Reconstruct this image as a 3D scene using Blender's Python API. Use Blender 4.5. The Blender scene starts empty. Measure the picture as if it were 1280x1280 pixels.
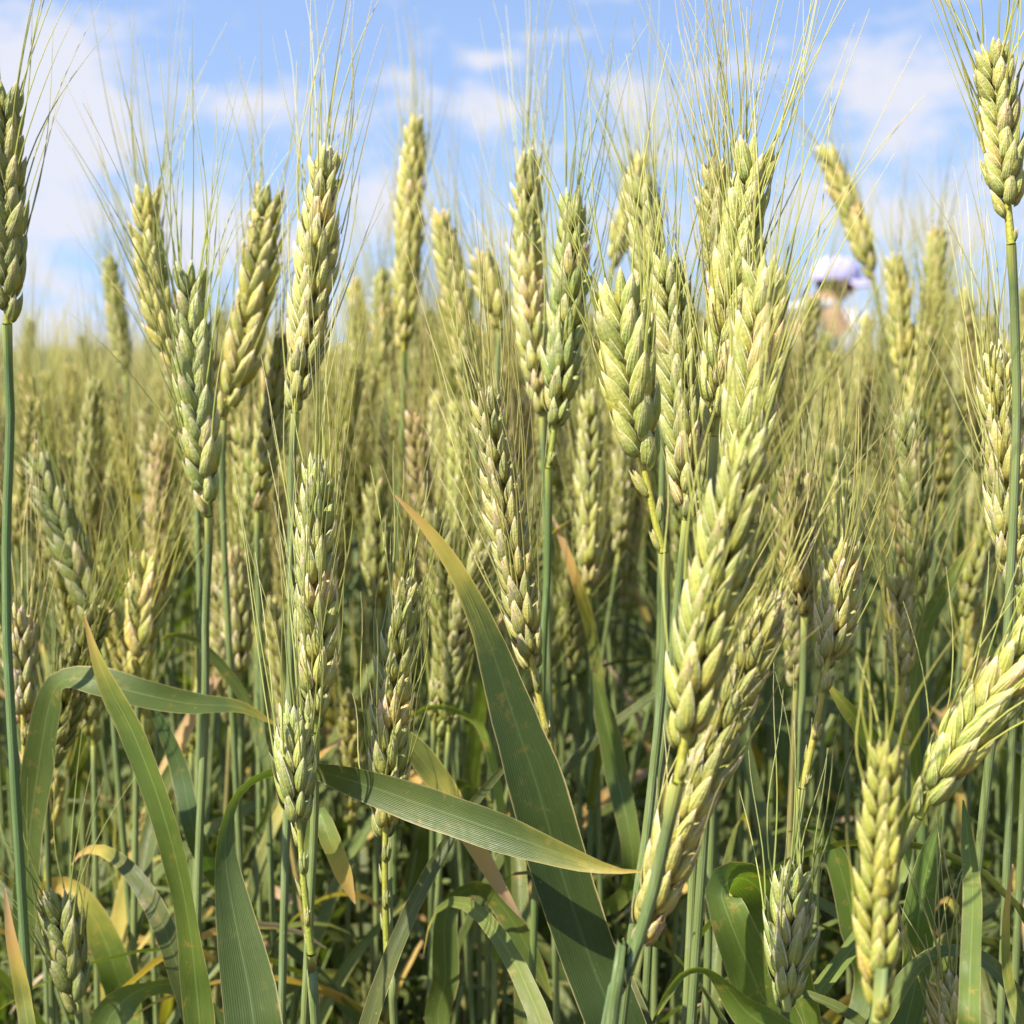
import bpy, math, random
import numpy as np
from mathutils import Vector, Matrix, noise

SC = bpy.context.scene
COL = SC.collection
rad = math.radians

# ------------------------------------------------------------------ camera
H = 0.90                      # eye height, just above the ears
FOV = rad(40)
F = 640 / math.tan(FOV / 2)   # focal length in photo pixels (1280 wide)
PITCH = math.atan((640 - 436) / F)
cam_d = bpy.data.cameras.new('camera')
cam = bpy.data.objects.new('camera', cam_d)
COL.objects.link(cam)
cam.location = (0, 0, H)
cam.rotation_euler = (math.pi / 2 - PITCH, 0, 0)
cam_d.sensor_width = 36
cam_d.angle = FOV
cam_d.clip_start = 0.02
cam_d.clip_end = 6000
cam_d.dof.use_dof = True
cam_d.dof.focus_distance = 0.43
cam_d.dof.aperture_fstop = 17
SC.camera = cam

# ------------------------------------------------------------------ sky and sun
SUN_EL, SUN_ROT = rad(49), rad(-126)
world = bpy.data.worlds.new("World")
SC.world = world
world.use_nodes = True
wt = world.node_tree
wt.nodes.clear()
def wn(t): return wt.nodes.new(t)
sky = wn('ShaderNodeTexSky'); sky.sky_type = 'NISHITA'; sky.sun_disc = False
sky.sun_elevation = SUN_EL; sky.sun_rotation = SUN_ROT
sky.air_density = 1.0; sky.dust_density = 0.3; sky.ozone_density = 1.2
tc = wn('ShaderNodeTexCoord')
lift = wn('ShaderNodeVectorMath'); lift.operation = 'ADD'; lift.inputs[1].default_value = (0, 0, .30)   # clearer, less hazy low sky
lnrm = wn('ShaderNodeVectorMath'); lnrm.operation = 'NORMALIZE'
wt.links.new(tc.outputs['Generated'], lift.inputs[0]); wt.links.new(lift.outputs[0], lnrm.inputs[0]); wt.links.new(lnrm.outputs[0], sky.inputs[0])
def px_dir(px, py):
    f = Vector((0, math.cos(PITCH), -math.sin(PITCH))); u = Vector((0, math.sin(PITCH), math.cos(PITCH)))
    return (f + Vector((1, 0, 0)) * ((px - 640) / F) + u * ((640 - py) / F))
def ngrp(op, a, b=None, c=None):
    n = wn('ShaderNodeMath'); n.operation = op
    for i, v in enumerate((a, b, c)):
        if v is None: continue
        if isinstance(v, (int, float)): n.inputs[i].default_value = v
        else: wt.links.new(v, n.inputs[i])
    return n.outputs[0]
sep = wn('ShaderNodeSeparateXYZ'); wt.links.new(tc.outputs['Generated'], sep.inputs[0])
X, Y, Z = sep.outputs
# clouds: (bearing, elevation) centre, widths, weight
CLOUDS = [(70, 130, 95, 85, 1.5), (20, 250, 80, 90, .8), (180, 105, 55, 35, .85), (305, 132, 75, 30, .95), (215, 280, 110, 55, .7),
          (505, 102, 42, 34, .85), (610, 128, 40, 32, .85), (600, 76, 45, 14, .6), (790, 130, 45, 34, .8), (925, 92, 60, 20, .55),
          (1150, 115, 110, 60, .85), (1250, 90, 70, 70, .6), (1180, 260, 90, 48, 1.0), (1100, 22, 40, 12, .55), (720, 190, 90, 16, .5),
          (480, 270, 70, 45, .7), (1000, 260, 55, 50, .65), (700, 45, 90, 9, .45), (410, 25, 30, 22, .45), (30, 430, 90, 35, .8), (700, 290, 200, 40, .4), (90, 280, 60, 40, .7)]
az = ngrp('ARCTAN2', X, Y)
el = ngrp('ARCSINE', Z)
bias = None
for (cx, cy, sx, sy, w) in CLOUDS:
    d = px_dir(cx, cy).normalized()
    a0, e0 = math.atan2(d.x, d.y), math.asin(d.z)
    da = ngrp('MULTIPLY', ngrp('SUBTRACT', az, a0), F / sx)
    de = ngrp('MULTIPLY', ngrp('SUBTRACT', el, e0), F / sy)
    q = ngrp('ADD', ngrp('MULTIPLY', da, da), ngrp('MULTIPLY', de, de))
    g = ngrp('MULTIPLY', ngrp('POWER', 2.71828, ngrp('MULTIPLY', q, -0.8)), w)
    bias = g if bias is None else ngrp('MAXIMUM', bias, g)
cmb = wn('ShaderNodeCombineXYZ')
wt.links.new(ngrp('MULTIPLY', az, 1.0), cmb.inputs[0]); wt.links.new(ngrp('MULTIPLY', el, 1.7), cmb.inputs[1])
nz = wn('ShaderNodeTexNoise'); nz.inputs['Scale'].default_value = 14; nz.inputs['Detail'].default_value = 7; nz.inputs['Roughness'].default_value = .58
wt.links.new(cmb.outputs[0], nz.inputs['Vector'])
nz2 = wn('ShaderNodeTexNoise'); nz2.inputs['Scale'].default_value = 5; nz2.inputs['Detail'].default_value = 4
wt.links.new(cmb.outputs[0], nz2.inputs['Vector'])
dens = ngrp('ADD', ngrp('MULTIPLY', bias, .62), ngrp('MULTIPLY', ngrp('SUBTRACT', nz.outputs['Fac'], .5), 1.9))
dens = ngrp('ADD', dens, ngrp('MULTIPLY', ngrp('POWER', 2.71828, ngrp('MULTIPLY', ngrp('ABSOLUTE', el), -9.0)), .30))
dens = ngrp('ADD', dens, ngrp('MULTIPLY', ngrp('SUBTRACT', nz2.outputs['Fac'], .5), .35))
mr = wn('ShaderNodeMapRange'); mr.interpolation_type = 'SMOOTHSTEP'
wt.links.new(dens, mr.inputs['Value'])
mr.inputs['From Min'].default_value = .10; mr.inputs['From Max'].default_value = .66
mr.inputs['To Max'].default_value = .92
tint = wn('ShaderNodeMix'); tint.data_type = 'RGBA'; tint.blend_type = 'MULTIPLY'; tint.inputs[0].default_value = 1
wt.links.new(sky.outputs[0], tint.inputs[6]); tint.inputs[7].default_value = (1.62, 1.50, 1.46, 1)
cm = wn('ShaderNodeMix'); cm.data_type = 'RGBA'
wt.links.new(mr.outputs[0], cm.inputs[0]); wt.links.new(tint.outputs[2], cm.inputs[6]); cm.inputs[7].default_value = (4.2, 4.25, 4.7, 1)
bg = wn('ShaderNodeBackground'); bg.inputs[1].default_value = 0.10
wt.links.new(cm.outputs[2], bg.inputs[0])
wo = wn('ShaderNodeOutputWorld'); wt.links.new(bg.outputs[0], wo.inputs[0])

sun_d = bpy.data.lights.new('sun', 'SUN'); sun_d.energy = 5.0; sun_d.angle = rad(0.5); sun_d.color = (1, .93, .80)
sun = bpy.data.objects.new('sun', sun_d); COL.objects.link(sun)
sdir = Vector((math.sin(SUN_ROT) * math.cos(SUN_EL), math.cos(SUN_ROT) * math.cos(SUN_EL), math.sin(SUN_EL)))
sun.rotation_euler = sdir.to_track_quat('Z', 'Y').to_euler()
sun.location = sdir * 30

SC.view_settings.view_transform = 'Standard'
SC.view_settings.look = 'None'
SC.view_settings.exposure = 1.02
SC.view_settings.gamma = 1
SC.render.engine = 'CYCLES'
cy = SC.cycles
cy.use_denoising = True
cy.max_bounces = 7; cy.diffuse_bounces = 4; cy.transmission_bounces = 4; cy.glossy_bounces = 2; cy.transparent_max_bounces = 6
cy.caustics_reflective = False; cy.caustics_refractive = False

RND = random.Random(11)
NPR = np.random.RandomState(5)

# ------------------------------------------------------------------ pixel + distance -> point
CAMP = Vector((0, 0, H))
FWD = Vector((0, math.cos(PITCH), -math.sin(PITCH)))
UP = Vector((0, math.sin(PITCH), math.cos(PITCH)))
RIGHT = Vector((1, 0, 0))
def at(px, py, d): return CAMP + px_dir(px, py) * d
def to_px(p):
    q = p - CAMP; d = q.dot(FWD)
    return 640 + F * q.x / d, 640 - F * q.dot(UP) / d, d

# ------------------------------------------------------------------ materials
def mat(name):
    m = bpy.data.materials.new(name); m.use_nodes = True
    nt = m.node_tree; nt.nodes.clear()
    return m, nt
class NB:
    def __init__(s, nt): s.nt = nt
    def n(s, t, **k):
        o = s.nt.nodes.new(t)
        for a, v in k.items(): setattr(o, a, v)
        return o
    def l(s, a, b): s.nt.links.new(a, b)
    def m(s, op, a, b=None, c=None):
        o = s.n('ShaderNodeMath', operation=op)
        for i, v in enumerate((a, b, c)):
            if v is None: continue
            if isinstance(v, (int, float)): o.inputs[i].default_value = v
            else: s.l(v, o.inputs[i])
        return o.outputs[0]
    def mix(s, f, a, b, blend='MIX'):
        o = s.n('ShaderNodeMix', data_type='RGBA', blend_type=blend)
        for i, v in ((0, f), (6, a), (7, b)):
            if isinstance(v, (int, float)): o.inputs[i].default_value = v
            elif isinstance(v, tuple): o.inputs[i].default_value = v + (1,) if len(v) == 3 else v
            else: s.l(v, o.inputs[i])
        return o.outputs[2]
    def ramp(s, f, stops):
        o = s.n('ShaderNodeValToRGB'); e = o.color_ramp.elements
        while len(e) < len(stops): e.new(.5)
        for x, (p, c) in zip(e, stops): x.position = p; x.color = c + (1,)
        s.l(f, o.inputs[0]); return o.outputs[0]
    def noise(s, vec, scale, detail=3, rough=.55):
        o = s.n('ShaderNodeTexNoise'); o.inputs['Scale'].default_value = scale; o.inputs['Detail'].default_value = detail
        o.inputs['Roughness'].default_value = rough
        if vec is not None: s.l(vec, o.inputs['Vector'])
        return o.outputs['Fac']
    def maprange(s, v, a, b, c=0., d=1.):
        o = s.n('ShaderNodeMapRange'); s.l(v, o.inputs[0])
        for i, x in enumerate((a, b, c, d)): o.inputs[i + 1].default_value = x
        return o.outputs[0]
    def plant(s, col, rough, spec, trans, tcol=None, bump=None, bstr=.3, bdist=.0004):
        """surface that lets some light through"""
        p = s.n('ShaderNodeBsdfPrincipled'); s.l(col, p.inputs['Base Color'])
        if isinstance(rough, (int, float)): p.inputs['Roughness'].default_value = rough
        else: s.l(rough, p.inputs['Roughness'])
        p.inputs['Specular IOR Level'].default_value = spec
        t = s.n('ShaderNodeBsdfTranslucent'); s.l(tcol if tcol is not None else col, t.inputs[0])
        if bump is not None:
            b = s.n('ShaderNodeBump'); b.inputs['Strength'].default_value = bstr; b.inputs['Distance'].default_value = bdist
            s.l(bump, b.inputs['Height']); s.l(b.outputs[0], p.inputs['Normal'])
        mx = s.n('ShaderNodeMixShader'); mx.inputs[0].default_value = trans
        s.l(p.outputs[0], mx.inputs[1]); s.l(t.outputs[0], mx.inputs[2])
        o = s.n('ShaderNodeOutputMaterial'); s.l(mx.outputs[0], o.inputs[0])

def husk_material():
    m, nt = mat('wheat_husk'); b = NB(nt)
    uv = b.n('ShaderNodeUVMap').outputs[0]
    sx = b.n('ShaderNodeSeparateXYZ'); b.l(uv, sx.inputs[0]); u, v = sx.outputs[0], sx.outputs[1]
    tone = b.n('ShaderNodeAttribute', attribute_name='tone').outputs['Fac']
    oi = b.n('ShaderNodeObjectInfo'); rnd = oi.outputs['Random']
    obj = b.n('ShaderNodeTexCoord').outputs['Object']
    nse = b.noise(obj, 1100, 4, .65)
    nsl = b.noise(obj, 130, 2)
    vv = b.m('ADD', v, b.m('MULTIPLY', b.m('SUBTRACT', nsl, .5), .5))
    kern = b.ramp(vv, [(0, (.36, .40, .08)), (.3, (.47, .455, .095)), (.6, (.43, .455, .115)), (1, (.50, .47, .17))])
    lemma = b.ramp(vv, [(0, (.40, .43, .10)), (.3, (.47, .47, .11)), (.55, (.42, .46, .14)), (.78, (.52, .51, .22)), (1, (.70, .62, .38))])
    glume = b.ramp(vv, [(0, (.32, .38, .10)), (.4, (.38, .43, .145)), (.72, (.52, .50, .23)), (1, (.68, .55, .34))])
    shell = b.m('GREATER_THAN', tone, .45)
    col = b.mix(shell, kern, b.mix(b.m('GREATER_THAN', tone, .8), lemma, glume))
    # green veins along the husk
    st = b.m('MULTIPLY_ADD', b.m('SINE', b.m('MULTIPLY', u, 44)), .5, .5)
    st = b.m('MULTIPLY', b.m('POWER', st, 2.5), b.m('MULTIPLY', b.m('SUBTRACT', 1.05, v), .55))
    st = b.m('MULTIPLY', st, b.m('MULTIPLY_ADD', shell, .8, .2))
    col = b.mix(st, col, (.22, .32, .10))
    # papery pale rim of every husk, green stripe on its keel
    edge = b.m('ABSOLUTE', b.m('MULTIPLY_ADD', u, 2.0, -1.0))
    gs = b.m('MULTIPLY', b.m('MULTIPLY', b.maprange(edge, .22, .78), shell), b.maprange(v, 1.0, .55, .10, .45))
    col = b.mix(gs, col, (.255, .315, .075))
    keel = b.m('MULTIPLY', b.m('MULTIPLY', b.maprange(edge, .16, .03), shell), b.maprange(v, 1.0, .5, 0, .45))
    col = b.mix(keel, col, (.24, .31, .08))
    rim = b.m('MULTIPLY', b.m('MULTIPLY', b.maprange(edge, .84, .95), shell), .9)
    col = b.mix(rim, col, (.78, .73, .52))
    tipw = b.m('MULTIPLY', b.maprange(b.m('ADD', v, b.m('MULTIPLY', b.m('SUBTRACT', nsl, .5), .55)), .80, .95, 0, .8), shell)
    col = b.mix(tipw, col, (.76, .68, .47))
    # dry straw and pinkish patches on some
    dry = b.maprange(b.m('ADD', b.m('MULTIPLY', nsl, .8), b.m('MULTIPLY', rnd, .42)), .78, .95, 0, .65)
    dry = b.m('MULTIPLY', b.m('MULTIPLY', dry, shell), b.maprange(v, .15, .8))
    col = b.mix(dry, col, (.62, .46, .31))
    mott = b.maprange(nse, .32, .68, .88, 1.16)
    cmul = b.n('ShaderNodeMix', data_type='RGBA', blend_type='MULTIPLY'); cmul.inputs[0].default_value = 1
    b.l(col, cmul.inputs[6]); b.l(mott, cmul.inputs[7])
    hs = b.n('ShaderNodeHueSaturation'); b.l(cmul.outputs[2], hs.inputs['Color'])
    b.l(b.maprange(rnd, 0, 1, .482, .506), hs.inputs['Hue']); b.l(b.maprange(rnd, 1, 0, .88, 1.12), hs.inputs['Value'])
    col = b.mix(1.0, hs.outputs[0], oi.outputs['Color'], 'MULTIPLY')
    b.plant(col, b.maprange(nse, .3, .7, .36, .55), .42, .24, None, b.m('ADD', st, b.m('MULTIPLY', nse, 1.1)), .75, .0005)
    return m
def awn_material():
    m, nt = mat('wheat_awn'); b = NB(nt)
    uv = b.n('ShaderNodeUVMap').outputs[0]
    sx = b.n('ShaderNodeSeparateXYZ'); b.l(uv, sx.inputs[0])
    oi = b.n('ShaderNodeObjectInfo')
    c1 = b.ramp(sx.outputs[1], [(0, (.44, .48, .14)), (.5, (.60, .60, .22)), (1, (.74, .70, .40))])
    c2 = b.ramp(sx.outputs[1], [(0, (.48, .51, .14)), (.5, (.62, .62, .21)), (1, (.76, .69, .38))])
    col = b.mix(b.maprange(oi.outputs['Random'], .35, .9), c1, c2)
    col = b.mix(1.0, col, oi.outputs['Color'], 'MULTIPLY')
    b.plant(col, .38, .5, .45)
    return m
def stem_material():
    m, nt = mat('wheat_stem'); b = NB(nt)
    uv = b.n('ShaderNodeUVMap').outputs[0]
    sx = b.n('ShaderNodeSeparateXYZ'); b.l(uv, sx.inputs[0]); u, v = sx.outputs[0], sx.outputs[1]
    oi = b.n('ShaderNodeObjectInfo'); obj = b.n('ShaderNodeTexCoord').outputs['Object']
    mp = b.n('ShaderNodeMapping'); mp.inputs['Scale'].default_value = (1, 1, .06); b.l(obj, mp.inputs[0])
    ns = b.noise(mp.outputs[0], 900, 3); nl = b.noise(obj, 14, 3)
    col = b.mix(b.maprange(nl, .35, .7), (.120, .170, .055), (.215, .255, .080))
    col = b.mix(b.maprange(ns, .5, .75, 0, .5), col, (.27, .33, .19))
    spk = b.maprange(b.noise(obj, 1500, 2), .66, .74, 0, .7)
    col = b.mix(spk, col, (.40, .42, .25))
    col = b.mix(b.m('SUBTRACT', 1.0, oi.outputs['Alpha']), col, (.46, .34, .12))
    # the tissue right under the ear is yellow
    col = b.mix(b.maprange(v, .985, .999), col, (.40, .42, .11))
    col = b.mix(1.0, col, oi.outputs['Color'], 'MULTIPLY')
    st = b.m('SINE', b.m('MULTIPLY', u, 75))
    b.plant(col, .45, .28, .06, None, b.m('ADD', b.m('MULTIPLY', st, .5), ns), .25, .0003)
    return m
def leaf_material():
    m, nt = mat('wheat_leaf'); b = NB(nt)
    uv = b.n('ShaderNodeUVMap').outputs[0]
    sx = b.n('ShaderNodeSeparateXYZ'); b.l(uv, sx.inputs[0]); u, v = sx.outputs[0], sx.outputs[1]
    oi = b.n('ShaderNodeObjectInfo'); obj = b.n('ShaderNodeTexCoord').outputs['Object']
    nl = b.noise(obj, 45, 4); nf = b.noise(obj, 500, 3)
    cb = b.n('ShaderNodeCombineXYZ'); b.l(b.m('MULTIPLY', u, 1.0), cb.inputs[0]); b.l(b.m('MULTIPLY', v, .12), cb.inputs[1])
    vein = b.noise(cb.outputs[0], 75, 3, .7)
    vs = b.m('MULTIPLY_ADD', b.m('SINE', b.m('MULTIPLY', u, 150)), .5, .5)
    col = b.mix(b.maprange(nl, .3, .7), (.074, .106, .023), (.132, .158, .035))
    col = b.mix(b.maprange(vein, .45, .75, 0, .55), col, (.18, .225, .085))
    spots = b.maprange(nf, .70, .76, 0, .55)
    col = b.mix(spots, col, (.36, .36, .17))
    mid_ = b.maprange(b.m('ABSOLUTE', b.m('MULTIPLY_ADD', u, 2.0, -1.0)), .07, .02, 0, .5)
    col = b.mix(mid_, col, (.22, .27, .10))
    rust = b.m('MULTIPLY', b.maprange(b.noise(obj, 190, 5, .7), .575, .65), b.maprange(nl, .42, .58, 0, .9))
    col = b.mix(rust, col, (.30, .20, .06))
    hs = b.n('ShaderNodeHueSaturation'); b.l(col, hs.inputs['Color']); b.l(b.maprange(oi.outputs['Random'], 0, 1, .8, 1.2), hs.inputs['Value'])
    col = b.mix(1.0, hs.outputs[0], oi.outputs['Color'], 'MULTIPLY')
    # dryness: tips and margins turn yellow, orange, then straw
    dry = b.m('SUBTRACT', 1.0, oi.outputs['Alpha'])
    edge = b.m('ABSOLUTE', b.m('MULTIPLY_ADD', u, 2.0, -1.0))
    age = b.m('ADD', b.m('ADD', b.m('POWER', v, 3.0), b.m('MULTIPLY', b.m('POWER', edge, 8), .13)), b.m('MULTIPLY', b.m('SUBTRACT', nl, .5), .38))
    age = b.m('ADD', age, b.m('MULTIPLY', b.m('SUBTRACT', vein, .5), .45))
    age = b.m('ADD', age, b.m('SUBTRACT', b.m('MULTIPLY', dry, 1.35), .42))
    dc = b.ramp(b.m('MULTIPLY', age, .62), [(.30, (.22, .27, .05)), (.48, (.44, .37, .07)), (.62, (.50, .31, .095)), (.80, (.44, .29, .17)), (.96, (.52, .40, .27))])
    col = b.mix(b.maprange(age, .56, .84), col, dc)
    col = b.mix(b.maprange(b.m('ADD', edge, b.m('MULTIPLY', b.m('SUBTRACT', nl, .5), .16)), .94, .985, 0, .8), col, (.46, .37, .17))
    tcol = b.mix(1.0, col, (1.5, 1.75, .55), 'MULTIPLY')
    b.plant(col, b.maprange(nf, .3, .7, .38, .52), .42, .30, tcol, b.m('ADD', vs, b.m('MULTIPLY', vein, 1.2)), .32, .0004)
    return m
def plain_material(name, c, rough=.7, var=.2, scale=40, trans=0.0):
    m, nt = mat(name); b = NB(nt)
    obj = b.n('ShaderNodeTexCoord').outputs['Object']
    ns = b.noise(obj, scale, 4)
    col = b.mix(ns, tuple(x * (1 - var) for x in c), tuple(x * (1 + var) for x in c))
    b.plant(col, rough, .3, trans, None, ns, .2, .002)
    return m
def soil_material():
    m, nt = mat('field_soil'); b = NB(nt)
    obj = b.n('ShaderNodeTexCoord').outputs['Object']
    n1 = b.noise(obj, 5, 6, .65); n2 = b.noise(obj, 60, 5, .7)
    col = b.ramp(n1, [(.25, (.085, .048, .028)), (.5, (.14, .078, .045)), (.75, (.20, .125, .075))])
    col = b.mix(b.maprange(n2, .55, .7, 0, .7), col, (.34, .25, .12))
    p = b.n('ShaderNodeBsdfPrincipled'); b.l(col, p.inputs['Base Color']); p.inputs['Roughness'].default_value = .95
    bm = b.n('ShaderNodeBump'); bm.inputs['Distance'].default_value = .02; b.l(n2, bm.inputs['Height']); b.l(bm.outputs[0], p.inputs['Normal'])
    o = b.n('ShaderNodeOutputMaterial'); b.l(p.outputs[0], o.inputs[0])
    return m
M_HUSK, M_AWN, M_STEM, M_LEAF, M_SOIL = husk_material(), awn_material(), stem_material(), leaf_material(), soil_material()

# ------------------------------------------------------------------ mesh collecting
class MB:
    """collects grids of points as quads, with UVs and a 'tone' attribute"""
    def __init__(s): s.v = []; s.f = []; s.uv = []; s.tone = []; s.mi = []; s.nv = 0
    def grid(s, P, UV, tone=0., closed=False, mi=0, mtx=None):
        """P: (rows, cols, 3); closed joins last column to first"""
        P = np.asarray(P, float); r, c = P.shape[:2]
        if mtx is not None:
            A = np.array(mtx); P = P @ A[:3, :3].T + A[:3, 3]
        idx = s.nv + np.arange(r * c).reshape(r, c)
        UV = np.asarray(UV, float)
        cols = c if closed else c - 1
        j = np.arange(cols); j2 = (j + 1) % c
        a = idx[:-1][:, j]; b_ = idx[:-1][:, j2]; d = idx[1:][:, j]; e = idx[1:][:, j2]
        s.f.append(np.stack([a, b_, e, d], -1).reshape(-1, 4))
        if closed:
            u2 = np.concatenate([UV, np.concatenate([np.ones((r, 1)), UV[:, :1, 1]], 1)[:, None, :]], 1)
        else: u2 = UV
        q = np.stack([u2[:-1, :-1], u2[:-1, 1:], u2[1:, 1:], u2[1:, :-1]], 2).reshape(-1, 4, 2)
        s.uv.append(q)
        s.v.append(P.reshape(-1, 3)); s.tone.append(np.full(r * c, tone)); s.mi.append(np.full(len(q), mi)); s.nv += r * c
    def tube(s, pts, radii, sides=6, mi=0, tone=0., mtx=None, flat=1.0):
        pts = [Vector(p) for p in pts]; n = len(pts)
        rows = np.zeros((n, sides, 3)); uv = np.zeros((n, sides, 2))
        t0 = (pts[1] - pts[0]).normalized()
        nrm = t0.orthogonal().normalized()
        for i in range(n):
            t = (pts[min(i + 1, n - 1)] - pts[max(i - 1, 0)]).normalized()
            nrm = (nrm - t * nrm.dot(t)).normalized(); bn = t.cross(nrm)
            for k in range(sides):
                a = 2 * math.pi * k / sides
                rows[i, k] = pts[i] + (nrm * math.cos(a) + bn * (math.sin(a) * flat)) * radii[i]
                uv[i, k] = (k / sides, i / (n - 1))
        s.grid(rows, uv, tone, True, mi, mtx)
    def add_mesh(s, other, mtx, mi_off=0):
        A = np.array(mtx)
        for v in other.v: s.v.append(v @ A[:3, :3].T + A[:3, 3])
        for f in other.f: s.f.append(f + s.nv)
        s.uv += other.uv; s.tone += other.tone
        s.mi += [m + mi_off for m in other.mi]; s.nv += other.nv
    def mesh(s, name, mats):
        me = bpy.data.meshes.new(name)
        v = np.concatenate(s.v); f = np.concatenate(s.f); uv = np.concatenate(s.uv)
        n = len(f)
        me.vertices.add(len(v)); me.vertices.foreach_set('co', v.ravel())
        me.loops.add(n * 4); me.loops.foreach_set('vertex_index', f.ravel().astype(np.int32))
        me.polygons.add(n)
        me.polygons.foreach_set('loop_start', np.arange(0, n * 4, 4, dtype=np.int32))
        me.polygons.foreach_set('use_smooth', np.ones(n, bool))
        for m in mats: me.materials.append(m)
        me.polygons.foreach_set('material_index', np.concatenate(s.mi).astype(np.int32))
        ul = me.uv_layers.new(name='UVMap'); ul.data.foreach_set('uv', uv.reshape(-1, 2).ravel())
        at_ = me.attributes.new('tone', 'FLOAT', 'POINT'); at_.data.foreach_set('value', np.concatenate(s.tone))
        me.update(calc_edges=True); me.validate()
        return me

def new(name, data, parent=None, mw=None, pw=None, color=None):
    """link an object; mw = world matrix wanted, pw = the parent's world matrix"""
    o = bpy.data.objects.new(name, data); COL.objects.link(o)
    if parent is not None: o.parent = parent
    if mw is not None: o.matrix_basis = (pw.inverted() @ mw) if pw is not None else mw
    if color is not None: o.color = color
    return o

def catmull(P, n):
    """smooth curve through points, n samples, evenly spread"""
    P = [Vector(p) for p in P]
    if len(P) == 2: return [P[0].lerp(P[1], i / (n - 1)) for i in range(n)]
    Q = [P[0] * 2 - P[1]] + P + [P[-1] * 2 - P[-2]]
    pts = []
    for i in range(1, len(Q) - 2):
        p0, p1, p2, p3 = Q[i - 1:i + 3]
        for k in range(16):
            t = k / 16
            pts.append(.5 * ((2 * p1) + (p2 - p0) * t + (2 * p0 - 5 * p1 + 4 * p2 - p3) * t * t + (3 * p1 - p0 - 3 * p2 + p3) * t ** 3))
    pts.append(P[-1])
    L = [0]
    for a, c in zip(pts, pts[1:]): L.append(L[-1] + (c - a).length)
    out = []; j = 0
    for i in range(n):
        s_ = L[-1] * i / (n - 1)
        while j < len(L) - 2 and L[j + 1] < s_: j += 1
        t = (s_ - L[j]) / max(L[j + 1] - L[j], 1e-9)
        out.append(pts[j].lerp(pts[j + 1], min(max(t, 0), 1)))
    return out

# ------------------------------------------------------------------ spikelets (millimetre sizes given in metres)
MM = .001
def floret_grid(L, hw, ht, rings, sides, bulge, beak, keel=.18):
    ts = np.linspace(0, 1, rings)
    w = (np.clip(ts, 0, 1) ** .58) * ((1 - ts) ** .72); w /= w.max(); w = np.maximum(w, .0)
    w[0] = .16; w[-1] = .015
    a = np.linspace(0, 2 * math.pi, sides, endpoint=False)
    P = np.zeros((rings, sides, 3)); UV = np.zeros((rings, sides, 2))
    for i, t in enumerate(ts):
        k = 1 + keel * np.maximum(0, np.sin(a)) ** 6
        P[i, :, 0] = np.cos(a) * hw * w[i]
        P[i, :, 1] = np.sin(a) * ht * w[i] * k + bulge * math.sin(math.pi * t) - beak * t ** 3
        P[i, :, 2] = L * t
        UV[i, :, 0] = a / (2 * math.pi); UV[i, :, 1] = t
    return P, UV
def rotm(ax, ang): return Matrix.Rotation(ang, 4, ax)
def shell_grid(L, hw, ht, rings, cols, span, beak, tip=.0, flare=.0):
    """open husk: a boat-shaped scale whose back faces +x, with a pointed tip; u runs from rim to rim"""
    ts = np.linspace(0, 1, rings)
    w = (ts ** .52) * ((1 - ts) ** 1.0) + .10 * (1 - ts) * (ts > .5) * (ts - .5) * 2; w /= w.max(); w[0] = .2
    a = np.linspace(-span, span, cols)
    P = np.zeros((rings, cols, 3)); UV = np.zeros((rings, cols, 2))
    for i, t in enumerate(ts):
        ww = max(w[i], .02)
        sp = a * (1 - .25 * t)
        k = 1 + .10 * np.exp(-(sp / .18) ** 2)
        P[i, :, 0] = np.cos(sp) * hw * ww * k - beak * t ** 4 + flare * t * t
        P[i, :, 1] = np.sin(sp) * ht * ww
        P[i, :, 2] = (L + tip * (t > .985)) * t
        UV[i, :, 0] = np.linspace(0, 1, cols); UV[i, :, 1] = t
    return P, UV
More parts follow.
